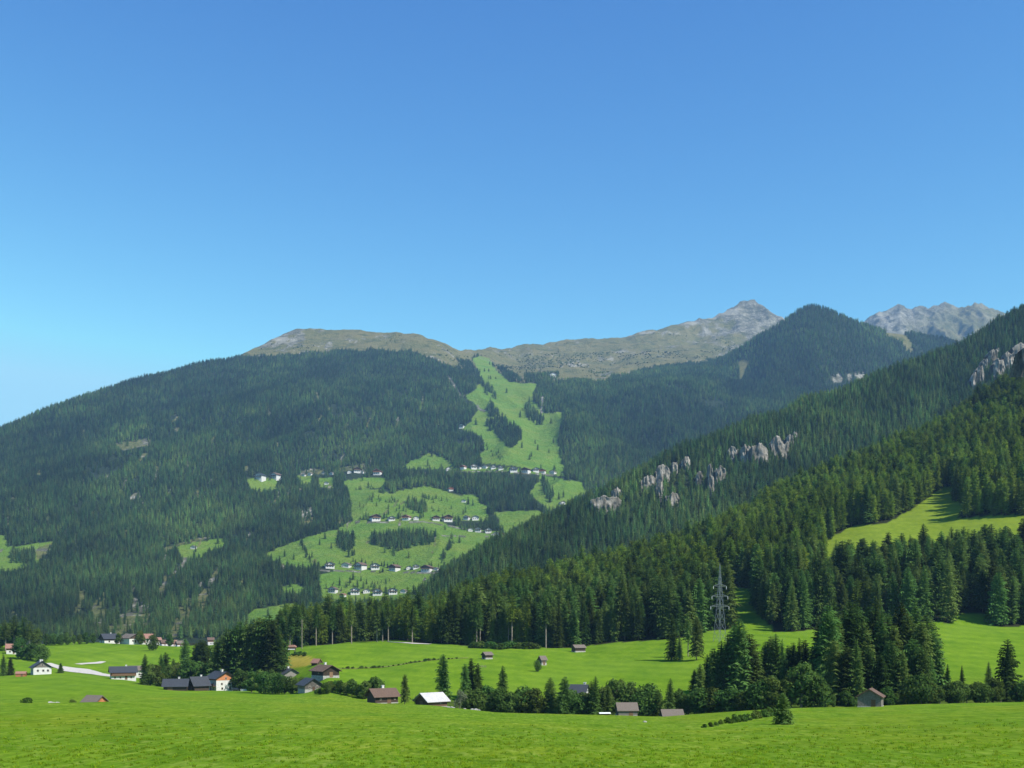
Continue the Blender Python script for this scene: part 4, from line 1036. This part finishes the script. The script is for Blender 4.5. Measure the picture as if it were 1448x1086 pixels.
# ------------------------------------------------------------------ buildings
def window(parent, side, L, D, a, zc, w, h):
    fr = MB(); pn = MB()
    def place(mb, w, h, o0, o1):
        if side == 'front': mb.box(a - w/2, a + w/2, -D/2 - o1, -D/2 - o0, zc - h/2, zc + h/2)
        elif side == 'back': mb.box(a - w/2, a + w/2, D/2 + o0, D/2 + o1, zc - h/2, zc + h/2)
        elif side == 'left': mb.box(-L/2 - o1, -L/2 - o0, a - w/2, a + w/2, zc - h/2, zc + h/2)
        else: mb.box(L/2 + o0, L/2 + o1, a - w/2, a + w/2, zc - h/2, zc + h/2)
    place(fr, w, h, -.02, .06); place(pn, w - .22, h - .22, .05, .085)
    wo = fr.build('window', MT['frame'], parent); pn.build('pane', MT['glass'], wo)
def house(name, label, cat, px, py, Y, L, D, hw, rise, phi, lower='plaster', upper=None, split=.5, roof='slate', over=.7, chim=(), wins=(), door=None, balcony=None, base=None, group=None, foot=1.5, snap=True):
    Ys_ = np.linspace(.82 * Y, 1.2 * Y, 400); xs_ = (px - CX) / F * Ys_; zs_ = A.h(xs_, Ys_); er_ = np.abs(YH - F * zs_ / Ys_ - py)
    ok_ = np.where(er_ < .4)[0]
    p = P(px, py, Y)
    if len(ok_) and snap: j_ = ok_[np.argmin(np.abs(Ys_[ok_] - Y))]; p = Vector((xs_[j_], Ys_[j_], zs_[j_]))
    r = empty(name, p, R(phi)); tag(r, label, cat, group)
    if base:
        b = MB(); b.box(-L/2 - .05, L/2 + .05, -D/2 - .05, D/2 + .05, -foot, base); b.build('foundation', MT['plaster' if lower == 'brown_timber' else 'stone'], r)
    if upper:
        zs = hw * split
        b = MB(); b.box(-L/2, L/2, -D/2, D/2, -foot if not base else base, zs); b.build('wall', MT[lower], r)
        b = MB(); b.gable(L + .1, D + .1, zs, hw, rise); b.build('upper_wall', MT[upper], r)
    else:
        b = MB(); b.gable(L, D, -foot if not base else base, hw, rise); b.build('wall', MT[lower], r)
    b = MB(); b.roof(L, D, hw, rise, over, over, .2); ro = b.build('roof', MT[roof], r)
    for (cx, cy) in chim:
        zc = hw + rise * (1 - abs(cy) / (D / 2))
        b = MB(); b.box(cx - .35, cx + .35, cy - .35, cy + .35, zc - .4, zc + 1.15); b.box(cx - .45, cx + .45, cy - .45, cy + .45, zc + 1.15, zc + 1.3); b.build('chimney', MT['plaster'], ro)
    for w in wins: window(r, w[0], L + (.1 if upper and w[2] > hw * split else 0), D + (.1 if upper and w[2] > hw * split else 0), *w[1:])
    if door:
        side, a, w, h = door; b = MB()
        if side == 'front': b.box(a - w/2, a + w/2, -D/2 - .07, -D/2 + .02, 0.02, h)
        elif side == 'left': b.box(-L/2 - .07, -L/2 + .02, a - w/2, a + w/2, 0.02, h)
        else: b.box(L/2 - .02, L/2 + .07, a - w/2, a + w/2, 0.02, h)
        b.build('door', MT['brown_timber' if lower != 'brown_timber' else 'dark_timber'], r)
    if balcony:
        side, z, dep = balcony; b = MB()
        if side == 'front':
            b.box(-L/2 + .3, L/2 - .3, -D/2 - dep, -D/2 - .08, z - .15, z)
            b.box(-L/2 + .3, L/2 - .3, -D/2 - dep, -D/2 - dep + .08, z + .003, z + .95)
        else:
            b.box(L/2 + .08, L/2 + dep, -D/2 + .3, D/2 - .3, z - .15, z)
            b.box(L/2 + dep - .08, L/2 + dep, -D/2 + .3, D/2 - .3, z + .003, z + .95)
        b.build('balcony', MT['brown_timber'], r)
    return r

house('white_house', 'white gabled house with dark slate roof on the far left meadow', 'house', 58, 953, 565, 9, 8.6, 3.9, 2.9, -58, 'plaster', 'grey_timber', .92, 'slate', .9, [(-1.5, .8), (2, -.6)],
      [('right', -2.2, 2., 1.1, 1.2), ('right', .4, 2., 1.1, 1.2), ('right', 2.6, 2., 1.1, 1.2), ('front', -2, 2, 1., 1.2), ('front', 2, 2, 1., 1.2), ('right', 0, 4.9, 1., 1.)], ('front', 0, 1.1, 2.1))
house('shed', 'small orange brown shed left of the white gabled house', 'shed', 30, 957, 560, 4.6, 2.8, 1.5, .9, 10, 'red_timber', roof='red_roof', over=.25, door=('front', .6, .9, 1.3))
house('farmhouse', 'red brown roofed house among trees at the left edge', 'house', 20, 924, 640, 8, 6.5, 3.6, 2.2, 20, 'plaster', 'brown_timber', .6, 'red_roof', .7, (), [('front', -2, 1.3, 1, 1.1), ('front', 1.5, 1.3, 1, 1.1)], ('front', 0, 1, 1.9))
# row on the skyline
house('farmhouse', 'leftmost dark roofed farmhouse in the skyline row on the left meadow', 'house', 155, 909, 775, 11, 9, 3.4, 3.2, 42, 'plaster', 'dark_timber', .55, 'slate', .9, [(1, .5)], [('front', -2, 1.2, 1.2, 1.2), ('front', 2, 1.2, 1.2, 1.2)], ('left', 1, 1.1, 2))
house('farmhouse', 'middle farmhouse with broad low gable in the skyline row', 'house', 185, 909, 775, 12, 9.5, 3.6, 2.6, -40, 'plaster', 'dark_timber', .8, 'shingle', .9, (), [('right', -2, 1.5, 1.2, 1.2), ('right', 2, 1.5, 1.2, 1.2), ('front', -2, 1.5, 1.1, 1.2)], ('right', 0, 1.2, 2.1))
house('farmhouse', 'red roofed white house at the right end of the skyline row', 'house', 206, 909, 790, 9, 8, 3.6, 2.8, 12, 'plaster', roof='red_roof', over=.8, wins=[('front', -2.4, 1.9, 1.1, 1.2), ('front', 2, 1.9, 1.1, 1.2)], door=('front', 0, 1., 2.))
for px, py, Y, rf, lb in [(223,912,900,'red_roof','tiny house just right of the skyline row, tallest of the far group'),(232,914,905,'brown_roof','tiny white house second right of the skyline row'),(245,915,910,'red_roof','tiny red roofed house third right of the skyline row'),
                          (254,916,915,'shingle','tiny pale house at the right end of the far group'),(298,912,900,'brown_roof','narrow white house peeping between the spruces left of the big clump')]:
    house('farmhouse', lb, 'house', px, py, Y, 5.5, 5, 5 if px in (223, 298) else 3.6, 2, random.choice([-60, 20, 35]), 'plaster', 'brown_timber', .6, rf, .5, wins=[('front', 0, 1.6, 1.1, 1.1)], door=('right', 0, 1., 1.9), foot=4)
house('farmhouse', 'long timber and white farmhouse with slate roof beside the road', 'farmhouse', 174, 961, 540, 11.5, 7.5, 3.9, 2.4, 24, 'plaster', 'red_timber', .5, 'slate', .9, [(1.5, .7)],
      [('front', -4, 1.1, .9, 1.), ('front', -1.5, 1.1, .9, 1.), ('front', 3.5, 1.1, .9, 1.), ('front', 2.5, 2.9, .9, 1.), ('front', 4.4, 2.9, .9, 1.), ('left', -1.6, 1.1, .9, 1.), ('left', 1.2, 2.9, .9, 1.)], ('front', 1.2, 1.1, 1.8), ('front', 2.1, .9))
house('outbuilding', 'pale roofed outbuilding behind the right end of the timber farmhouse', 'outbuilding', 192, 957, 556, 7, 6, 3.6, 2.0, 24, 'plaster', roof='shingle', over=.5, wins=[('front', 1.5, 1.5, 1, 1)], door=('front', -1.2, 1.6, 2.1))
house('barn', 'long low dark slate roof of the barn left of the orange gabled house', 'barn', 249, 976, 470, 9.4, 8, 2.2, 2.6, 10, 'dark_timber', roof='slate', over=.8, chim=[(1.2, .6)], door=('front', -2, 2.2, 1.9), foot=3)
house('barn', 'dark gabled barn between the long roof and the orange gabled house', 'barn', 281, 977, 476, 6.6, 7, 2.8, 3.2, 38, 'dark_timber', roof='slate', over=.8, door=('left', 0, 2., 2.), chim=[(1.2, .5)], foot=3)
house('white_house', 'white two storey house with orange timber gable and dark roof', 'house', 312, 976.5, 486, 10.5, 9, 5.8, 2.6, -50, 'plaster', 'red_timber', .82, 'slate', 1.0, [(-1.2, .9), (2.2, -.3)],
      [('right', 1.6, 3.2, .9, 1.1), ('right', -1.9, 3.2, .9, 1.1), ('right', 1.9, 1.2, .9, 1.5), ('right', -1.7, 1.2, 1., 1.1), ('right', 0, 5.6, .8, 1.1), ('front', -2.6, 3.4, 1., 1.1), ('front', 2.2, 3.4, 1., 1.1), ('front', 2.4, 1.2, 1., 1.1)], ('front', -.4, 1.1, 2.1), ('front', 2.4, 1.3), foot=3)
house('farmhouse', 'grey roof with white left end showing above the leafy trees', 'house', 406, 962, 432, 10, 9, 2.6, 2.6, -56, 'plaster', 'grey_timber', .7, 'slate', .9, [(-.5, .7)], [('right', 0, 1.2, 1.1, 1.1), ('front', 2, 1.2, 1., 1.1)], ('front', -1, 1, 1.8), foot=3)
house('outbuilding', 'white flat sheet roof at the left end of the grey roofed house', 'outbuilding', 392, 957, 440, 5.5, 4.5, 2.2, .7, -8, 'plaster', roof='white_roof', over=.4, door=('front', 0, 1.2, 1.7), foot=3)
house('farmhouse', 'grey stone gabled house with dark roof right of the leafy trees', 'house', 438, 977, 375, 7.5, 6.2, 2.5, 2.0, -60, 'stone', 'grey_timber', .35, 'slate', .8, (), [('right', -1.3, 1.6, .8, .9), ('right', 1.3, 1.6, .8, .9)], ('right', .1, .9, 1.7), foot=2.5)
house('barn', 'dark log barn with brown roof and white footing at the meadow corner', 'barn', 460, 957, 402, 9, 6.6, 2.6, 1.8, -52, 'dark_timber', roof='brown_roof', over=.9, chim=[(-1, .5)], base=.7, door=('right', 0, 1.4, 2.0), wins=[('front', 1, 1.6, .7, .6)])
house('barn', 'dark brown roofed barn left of the slim spruce', 'barn', 541, 994, 330, 7.6, 5.6, 2.5, 1.9, 33, 'dark_timber', roof='brown_roof', over=.75, chim=[(.2, .35)], base=.35, door=('front', .8, 1.3, 1.9), wins=[('front', -2, 1.4, .6, .5), ('front', 2.7, 1.4, .6, .5)])
house('barn', 'weathered barn with bright white sheet roof', 'barn', 610, 999.5, 311, 6.8, 6.2, 2.0, 1.95, 40, 'grey_timber', 'brown_timber', .12, 'white_roof', .8, (), [('front', 1.2, 1.1, .7, .5)], ('left', .3, 1.4, 1.7), base=.2)
house('hay_hut', 'small grey hay hut with white footing on the valley meadow', 'hut', 689, 931.5, 440, 3.6, 3.2, 1.9, 1.1, 32, 'dark_timber', roof='shingle', over=.45, base=.6, door=('left', 0, .8, 1.5))
house('hay_hut', 'narrow tall hay hut with a little tree at its side', 'hut', 767, 940, 425, 2.4, 2.6, 2.4, 1.3, 30, 'grey_timber', roof='shingle', over=.45, base=.8, door=('front', 0, .8, 1.6))
house('hay_hut', 'grey roofed hut standing close to the dark forest edge', 'hut', 818, 921.5, 486, 5.4, 3.8, 2.1, 1.2, 26, 'dark_timber', roof='shingle', over=.5, base=.5, door=('left', 0, 1., 1.6))
house('farmhouse', 'blue grey roof and white wall hidden in the stream wood', 'house', 816, 990, 345, 6.5, 6., 2.6, 2.4, -18, 'plaster', roof='slate', over=.6, chim=[(2.4, .6)], wins=[('front', -1.2, 1.5, .9, 1.)], door=('front', 1.2, 1., 2.), foot=3)
house('barn', 'shingle roofed barn half sunk behind the meadow rim before the stream wood', 'barn', 886, 1012.5, 288, 5.0, 4.4, 1.7, 1.7, 4, 'grey_timber', roof='shingle', over=.35, door=('front', .8, 1., 1.4), base=.3, foot=2, snap=False)
house('shed', 'low shed of which only the grey shingle roof shows above the rim', 'shed', 950, 1017.5, 272, 5.0, 4., .9, 1.5, 4, 'grey_timber', roof='shingle', over=.3, door=('front', 1, .8, .8), foot=2, snap=False)
house('wooden_hut', 'grey plank hut with pinkish brown roof on the right meadow rim', 'hut', 1231, 999.5, 262, 5.4, 5.2, 2.5, 1.6, 66, 'silver_timber', roof='brown_roof', over=.5, base=.22, door=('left', -.9, 1., 1.8), wins=[('front', .4, 1.6, 1.1, .55)])
house('sunken_hut', 'weathered brown hut roof peeping over the near meadow crest at left', 'hut', 134, 999, 216, 3.5, 3., .95, 1.1, -24, 'red_timber', roof='shingle', over=.35, door=('right', 0, .8, .8), foot=2, snap=False)
house('shed', 'collapsed little shed with pink sheet roof beyond the yellow field', 'shed', 448, 939, 478, 3.6, 3., .8, 1.5, -35, 'dark_timber', roof='red_roof', over=.4, door=('right', 0, .8, .7))

# raised hut on legs by the yellow field
r = empty('raised_hut', gp(413, 556)); tag(r, 'little round roofed hut on legs above the yellow field', 'raised hut')
b = MB(); b.box(-1.7, 1.7, -1.4, 1.4, 2.6, 4.0); b.build('cabin', MT['dark_timber'], r)
b = MB(); pr = [(-2.2, 3.9), (-1.9, 4.5), (-1.1, 4.95), (0, 5.1), (1.1, 4.95), (1.9, 4.5), (2.2, 3.9)]
vs = [(x_, -1.8, z_) for x_, z_ in pr] + [(x_, 1.8, z_) for x_, z_ in pr]
b.add(vs, [(i, i + 1, i + 8, i + 7) for i in range(6)] + [tuple(range(6, -1, -1)), tuple(range(7, 14)), (0, 7, 13, 6)]); b.build('roof', MT['red_roof'], r)
b = MB(); b.box(-1.75, 1.75, -1.48, -1.402, 2.7, 3.1); b.build('parapet', MT['tarp'], r)
for sx_ in (-1.4, 1.4):
    for sy_ in (-1.1, 1.1):
        b = MB(); b.tube([(sx_ * 1.1, sy_ * 1.1, -.6), (sx_, sy_, 2.6)], .14, 6); b.build('leg', MT['bark'], r)
# wooden pole at the forest edge
r = empty('utility_pole', gp(427, 574)); tag(r, 'tall pale wooden pole before the forest edge', 'pole')
b = MB(); b.tube([(0, 0, -.8), (0, 0, 15.5)], [.24, .17], 8); b.build('pole', MT['pale_bark'], r)
b = MB(); b.box(-.8, .8, -.08, .08, 14.4, 14.6); b.build('crossarm', MT['bark'], r)
# white tarp over a wood stack
p = P(855, 1011.5, 284); r = empty('wood_stack', p, R(6)); tag(r, 'low wood stack under a white sheet at the meadow rim', 'wood stack')
b = MB()
for k_ in range(8):
    for q_ in range(3): b.tube([(-1.2 + k_ * .33, -.5, -.3 + q_ * .27), (-1.2 + k_ * .33, .5, -.3 + q_ * .27)], .13, 6)
b.build('logs', MT['brown_timber'], r)
b = MB(); b.roof(2.8, 1.2, .5, .22, .1, .12, .05); b.build('cover', MT['tarp'], r)
# parked car and white garden wall beside the white house
def wheel(parent, x_, y_):
    w = MB(); w.tube([(x_, y_ - .1, .32), (x_, y_ + .1, .32)], .32, 14); wo = w.build('wheel', MT['rubber'], parent)
    w = MB(); w.tube([(x_, y_ - .112, .32), (x_, y_ + .112, .32)], .18, 10); w.build('rim', MT['metal'], wo)
r = empty('parked_car', gp(334, 478), R(-8)); tag(r, 'dark car parked right of the orange gabled white house', 'car')
b = MB()
prof = [(-2.05, .35), (-2.1, .75), (-1.9, .95), (-1.3, 1.0), (-.75, 1.42), (.75, 1.45), (1.35, 1.02), (2.0, .9), (2.1, .6), (2.05, .35)]
vs = [(a, -.85 if c < 1.1 else -.66, c) for a, c in prof] + [(a, .85 if c < 1.1 else .66, c) for a, c in prof]; n_ = len(prof)
b.add(vs, [(i, (i + 1) % n_, n_ + (i + 1) % n_, n_ + i) for i in range(n_)] + [tuple(range(n_))[::-1], tuple(range(n_, 2 * n_))]); b.build('body', MT['carpaint'], r)
for sy_ in (-1, 1):
    b = MB(); b.add([(-1.05, sy_ * .84, 1.03), (1.1, sy_ * .84, 1.03), (.68, sy_ * .70, 1.36), (-.68, sy_ * .70, 1.36)], [(0, 1, 2, 3)]); b.build('side_window', MT['glass'], r)
    for sx_ in (-1.3, 1.3): wheel(r, sx_, sy_ * .8)
    b = MB(); b.box(2.02, 2.13, sy_ * .6 - .18, sy_ * .6 + .18, .62, .8); b.build('headlight', MT['tarp'], r)
r = empty('garden_wall', gp(347, 476), R(-4)); tag(r, 'low white garden wall with a clipped hedge right of the car', 'garden wall')
b = MB(); b.box(-2.1, 2.1, -.15, .15, -.6, .9); b.build('wall', MT['plaster'], r)
cr, tr = broadleaf(400, 1.3, 1.0, 8, 500, bare=.02, ls=.18)
o = cr.build('hedge', MT['birch_leaf'], r); o.location = (0, .9, .35); o.scale = (2.0, .6, 1.)
# boundary boards near the small hut
r = empty('rail_fence', gp(676, 442), R(4)); tag(r, 'short pale rail fence left of the small hay hut', 'fence')
for q_ in range(5):
    b = MB(); b.box(-3.2 + q_ * 1.6 - .06, -3.2 + q_ * 1.6 + .06, -.06, .06, -.4, 1.0); b.build('post', MT['grey_timber'], r)
for zz in (.45, .85):
    b = MB(); b.box(-3.2, 3.2, -.1, -.062, zz - .07, zz + .07); b.build('rail', MT['pale_bark'], r)

# lattice pylon
p = gp(1018, 500); r = empty('electricity_pylon', p, R(28)); tag(r, 'grey steel lattice pylon rising above the spruces', 'pylon')
top_z = (YH - 797) / F * 500 - p.z; hb = 2.2; ht = .32
def lw(z): return hb + (ht - hb) * min(z / (top_z * .86), 1) ** .85
for sx_, sy_ in ((-1, -1), (1, -1), (1, 1), (-1, 1)):
    b = MB(); b.tube([(sx_ * lw(zz) , sy_ * lw(zz), zz - .5 if zz == 0 else zz) for zz in np.linspace(0, top_z * .86, 7)] + [(0, 0, top_z)], .08, 5); b.build('leg', MT['metal'], r)
b = MB(); lv = [0] + list(top_z * .86 * (1 - (1 - np.linspace(0, 1, 9)[1:]) ** 1.25))
for i in range(len(lv) - 1):
    w0, w1 = lw(lv[i]), lw(lv[i + 1]); c0 = [(-w0,-w0),(w0,-w0),(w0,w0),(-w0,w0)]; c1 = [(-w1,-w1),(w1,-w1),(w1,w1),(-w1,w1)]
    for q in range(4):
        a0_, a1_ = c0[q], c0[(q + 1) % 4]; b0_, b1_ = c1[q], c1[(q + 1) % 4]
        b.tube([(*a0_, lv[i]), (*b1_, lv[i + 1])], .036, 4); b.tube([(*a1_, lv[i]), (*b0_, lv[i + 1])], .036, 4); b.tube([(*b0_, lv[i + 1]), (*b1_, lv[i + 1])], .036, 4)
b.build('lattice', MT['metal'], r)
for zz, ln in ((top_z * .45, 4.2), (top_z * .58, 3.8), (top_z * .71, 3.2)):
    w_ = lw(zz)
    for sg in (-1, 1):
        b = MB(); tip = (sg * (ln + w_), 0, zz + .1)
        for q in (-1, 1):
            b.tube([(sg * w_, q * w_, zz), tip], .06, 4); b.tube([(sg * w_ * .8, q * w_ * .8, zz + 1.0), tip], .05, 4)
        co = b.build('crossarm', MT['metal'], r)
        b = MB(); b.tube([(sg * (ln + w_ - .1), 0, zz), (sg * (ln + w_ - .1), 0, zz - 1.3)], .11, 6); b.build('insulator', MT['tarp'], co)

# stones by the white roofed barn and elsewhere
def stone(px, Y, s, label, group=None):
    p = gp(px, Y); rg = random.Random(int(px * 7)); b = MB(); vs = []; nu, nv = 9, 6
    for j in range(nv + 1):
        for i in range(nu):
            a = 6.283 * i / nu; t = math.pi * j / nv - math.pi / 2; k_ = s * rg.uniform(.75, 1.2)
            vs.append((math.cos(a) * math.cos(t) * k_ * 1.3, math.sin(a) * math.cos(t) * k_, math.sin(t) * k_ * .7))
    b.add(vs, [(j * nu + i, j * nu + (i + 1) % nu, (j + 1) * nu + (i + 1) % nu, (j + 1) * nu + i) for j in range(nv) for i in range(nu)])
    o = b.build('boulder', MT['stone']); o.location = (p.x, p.y, p.z + s * .1); tag(o, label, 'boulder', group)
for px, Y, s in [(634,300,.35),(639,298,.45),(642,297,.3),(657,298,.3),(668,292,.4),(673,291,.5),(677,291,.35)]:
    stone(px, Y, s, 'pale stone on the little mound right of the white roofed barn', 'stones on the little mound')
for px, Y, s, lb in [(71,214,.55,'larger grey boulder in the hollow left of the sunken hut'),(76,212,.35,'middle grey boulder of the hollow'),(81,211,.4,'rightmost grey boulder of the hollow'),(912,190,.3,'pale stone on the near meadow below the shingled barn')]:
    stone(px, Y, s, lb)

# far village chalets: build one of each style, copy the rest
def make_chalet(style):
    spec = [('plaster', 'dark_timber', 'brown_roof'), ('plaster', None, 'shingle'), ('plaster', 'dark_timber', 'slate'), ('plaster', 'brown_timber', 'brown_roof'), ('plaster', 'red_timber', 'red_roof')][style]
    L, D, hw, rise = 12., 12., 5.2, 2.6
    ms = {}
    if spec[1]:
        b = MB(); b.box(-L/2, L/2, -D/2, D/2, -5, 3.0); ms['wall'] = b.mesh('chalet_wall', MT[spec[0]])
        b = MB(); b.gable(L + .15, D + .15, 3.0, hw, rise); ms['upper_wall'] = b.mesh('chalet_upper_wall', MT[spec[1] if style not in (0, 2) else 'plaster'])
        b = MB(); b.box(L/2 + .1, L/2 + 1.3, -D/2 + .3, D/2 - .3, 2.9, 3.9); ms['balcony'] = b.mesh('chalet_balcony', MT[spec[1]])
    else:
        b = MB(); b.gable(L, D, -5, hw - 1, rise); ms['wall'] = b.mesh('chalet_wall', MT[spec[0]]); hw -= 1
    b = MB(); b.roof(L, D, hw, rise, 1.6, 1.3, .5); ms['roof'] = b.mesh('chalet_roof', MT[spec[2]])
    b = MB()
    for a in (-3.6, 0, 3.6):
        b.box(L/2 - .1, L/2 + .12, a - .7, a + .7, .7, 2.1)
        if spec[1]: b.box(L/2 + .02, L/2 + .2, a - .7, a + .7, 3.95, 5.0)
    ms['windows'] = b.mesh('chalet_window', MT['glass'])
    return ms
CH = [make_chalet(i) for i in range(5)]
for p, e in house_pts:
    fx, fy, w, st, lb, gr = e
    r = empty('chalet', p, R(-90 + random.uniform(-32, 28)))
    s = w * p.y / F / 14.5; r.scale = (s, s, s * random.uniform(.95, 1.15))
    tag(r, lb, 'chalet', gr)
    for nm, me in CH[st].items(): child('window' if nm == 'windows' else nm, me, r)
# white alpine hut at the top of the ski run
Ysr = np.linspace(3800, 6500, 1400)
p = M_at(781, 533); r = empty('mountain_hut', p, R(-70)); r.scale = (2.2,) * 3; tag(r, 'white mountain hut at the top of the ski slope on the treeline', 'hut')
for nm, me in CH[1].items(): child('window' if nm == 'windows' else nm, me, r)

# ------------------------------------------------------------------ roads and tracks: thin sheets laid on the meadow
def road(name, pts, label, m=MT['gravel']):
    # pts: px, distance, width in metres
    P3 = []
    for i in range(len(pts) - 1):
        for t in np.linspace(0, 1, 14)[: None if i == len(pts) - 2 else -1]:
            a = [pts[i][k] * (1 - t) + pts[i + 1][k] * t for k in range(3)]
            P3.append(((a[0] - CX) / F * a[1], a[1], a[2]))
    X = []; Yv = []
    for i, (x_, y_, w_) in enumerate(P3):
        a = P3[max(i - 1, 0)]; c = P3[min(i + 1, len(P3) - 1)]
        d = Vector((c[0] - a[0], c[1] - a[1])).normalized(); nrm = Vector((-d.y, d.x))
        row = [(x_ + nrm.x * w_ * s, y_ + nrm.y * w_ * s) for s in np.linspace(-.5, .5, 7)]
        X.append([q[0] for q in row]); Yv.append([q[1] for q in row])
    X = np.array(X); Yv = np.array(Yv); Z = A.h(X, Yv) + .18
    o = grid_mesh(name, X, Yv, Z, m); tag(o, label, 'road', kind='structure')
road('road', [(66,612,4),(80,600,5),(94,592,9),(108,585,13),(122,577,10),(138,566,6),(156,558,5),(166,554,4)], 'pale farm road past the white gabled house')
road('farm_track', [(110,612,5),(122,618,6),(136,624,6),(147,634,3)], 'short pale track branching up the left meadow')
road('gravel_track', [(548,583,3),(562,576,4),(575,571,5),(590,565,5),(608,560,3)], 'gravel track along the foot of the forest')
road('dirt_path', [(470,443,1.6),(500,450,2.0),(560,464,1.8),(620,477,1.8),(662,486,1.5)], 'brown worn path beside the scrub line on the valley meadow', simple('bare_earth', (.20, .16, .06), (.13, .14, .04), .4))

# ------------------------------------------------------------------ near grass tufts
fs = []
for k in range(4):
    rg = random.Random(500 + k); b = MB()
    for q in range(16):
        a = rg.uniform(0, 6.283); rr = rg.uniform(0, .16); h = rg.uniform(.14, .34); l = rg.uniform(.05, .22); w = .014
        x0, y0 = rr * math.cos(a), rr * math.sin(a); a2 = rg.uniform(0, 6.283); dx, dy = math.cos(a2), math.sin(a2)
        b.add([(x0 - dy * w, y0 + dx * w, -.03), (x0 + dy * w, y0 - dx * w, -.03), (x0 + dx * l * .4 + dy * w * .7, y0 + dy * l * .4 - dx * w * .7, h * .65), (x0 + dx * l * .4 - dy * w * .7, y0 + dy * l * .4 + dx * w * .7, h * .65), (x0 + dx * l, y0 + dy * l, h)],
              [(0, 1, 2, 3), (3, 2, 4)])
    t = MB(); t.add([(0, 0, -.04), (.01, 0, -.04), (0, 0, .02)], [(0, 1, 2)])
    fs.append((b.mesh('grass_tuft', MT['grassblade']), t.mesh('grass_root', MT['grassblade'])))
proto_coll('grass_tuft', fs)
n = 9000
yv = 44 * (170 / 44.) ** (1 - (1 - rng.random(n)) ** .42)
yv = np.sort(yv); xv = (rng.uniform(-60, 1508, n) - CX) / F * yv
cl = fbm(xv / 6, yv / 9, 3, 301)
k = cl + rng.uniform(-1.2, 1.2, n) > .1
xv, yv = xv[k], yv[k]; n = len(xv)
sc = rng.uniform(.7, 1.5, n) * (1 + .012 * (yv - 50))
scatter('grass', PROTO['grass_tuft'], xv, yv, A.h(xv, yv), sc * .34, sc * .8, rng.integers(0, 4, n), 'long grass tufts of the near meadow', 'grass')

# ------------------------------------------------------------------ light, sky, air, camera
AZ, EL = 126., 47.       # clockwise from straight ahead
sv = Vector((math.sin(R(AZ)) * math.cos(R(EL)), math.cos(R(AZ)) * math.cos(R(EL)), math.sin(R(EL))))
sl = bpy.data.lights.new('sun', 'SUN'); sl.energy = 3.6; sl.angle = R(.53); sl.color = (1., .955, .89)
so = bpy.data.objects.new('sun', sl); col.objects.link(so); so.rotation_euler = (-sv).to_track_quat('-Z', 'Y').to_euler(); so.location = (0, 0, 300)
w = bpy.data.worlds.new('World'); scn.world = w; w.use_nodes = True
nt = w.node_tree; bg = nt.nodes['Background']
sk = nt.nodes.new('ShaderNodeTexSky'); sk.sky_type = 'NISHITA'; sk.sun_disc = False; sk.sun_elevation = R(EL); sk.sun_rotation = R(AZ)
sk.altitude = 1300; sk.air_density = 1.0; sk.dust_density = .1; sk.ozone_density = 4.5
mv = nt.nodes.new('ShaderNodeVectorMath'); mv.operation = 'SCALE'; mv.inputs['Scale'].default_value = .3
mi = nt.nodes.new('ShaderNodeVectorMath'); mi.operation = 'MINIMUM'; mi.inputs[1].default_value = (.57, .89, 1.5)
sx = nt.nodes.new('ShaderNodeSeparateXYZ'); cx = nt.nodes.new('ShaderNodeCombineXYZ')
nt.links.new(sk.outputs[0], mv.inputs[0]); nt.links.new(mv.outputs[0], mi.inputs[0]); nt.links.new(mi.outputs[0], sx.inputs[0])
for q_, (g_, c_) in enumerate([(2.4, 6.0), (1.9, 3.8), (1.0, 2.4)]):
    pw = nt.nodes.new('ShaderNodeMath'); pw.operation = 'POWER'; pw.inputs[1].default_value = g_
    ml = nt.nodes.new('ShaderNodeMath'); ml.operation = 'MULTIPLY'; ml.inputs[1].default_value = c_
    nt.links.new(sx.outputs[q_], pw.inputs[0]); nt.links.new(pw.outputs[0], ml.inputs[0]); nt.links.new(ml.outputs[0], cx.inputs[q_])
nt.links.new(cx.outputs[0], bg.inputs['Color']); bg.inputs['Strength'].default_value = .13

hz = MB(); hz.box(-12900, 12900, -1900, 12500, -76, 2700)
m = bpy.data.materials.new('haze_air'); m.use_nodes = True; nt = m.node_tree; nt.nodes.clear()
out = nt.nodes.new('ShaderNodeOutputMaterial'); pv = nt.nodes.new('ShaderNodeVolumePrincipled')
pv.inputs['Color'].default_value = (.34, .62, 1, 1); pv.inputs['Density'].default_value = 4.8e-5; pv.inputs['Anisotropy'].default_value = .0
nt.links.new(pv.outputs[0], out.inputs['Volume'])
o = hz.build('haze', m); tag(o, 'thin blue haze of the valley air', 'haze', kind='stuff')

cam = bpy.data.cameras.new('camera'); co = bpy.data.objects.new('camera', cam); col.objects.link(co)
co.location = (0, 0, 0); co.rotation_euler = (R(90), 0, 0)
cam.sensor_fit = 'HORIZONTAL'; cam.sensor_width = 36; cam.lens = 36 * F / 1448; cam.shift_y = (YH - CY) / 1448
cam.clip_start = .5; cam.clip_end = 40000
scn.camera = co

scn.view_settings.view_transform = 'Standard'; scn.view_settings.look = 'None'; scn.view_settings.exposure = 1.2; scn.view_settings.gamma = 1
cy = scn.cycles
cy.use_denoising = True; cy.max_bounces = 4; cy.diffuse_bounces = 2; cy.glossy_bounces = 1; cy.transmission_bounces = 2; cy.volume_bounces = 0; cy.transparent_max_bounces = 4
cy.use_adaptive_sampling = True; cy.adaptive_threshold = .01; cy.caustics_reflective = False; cy.caustics_refractive = False
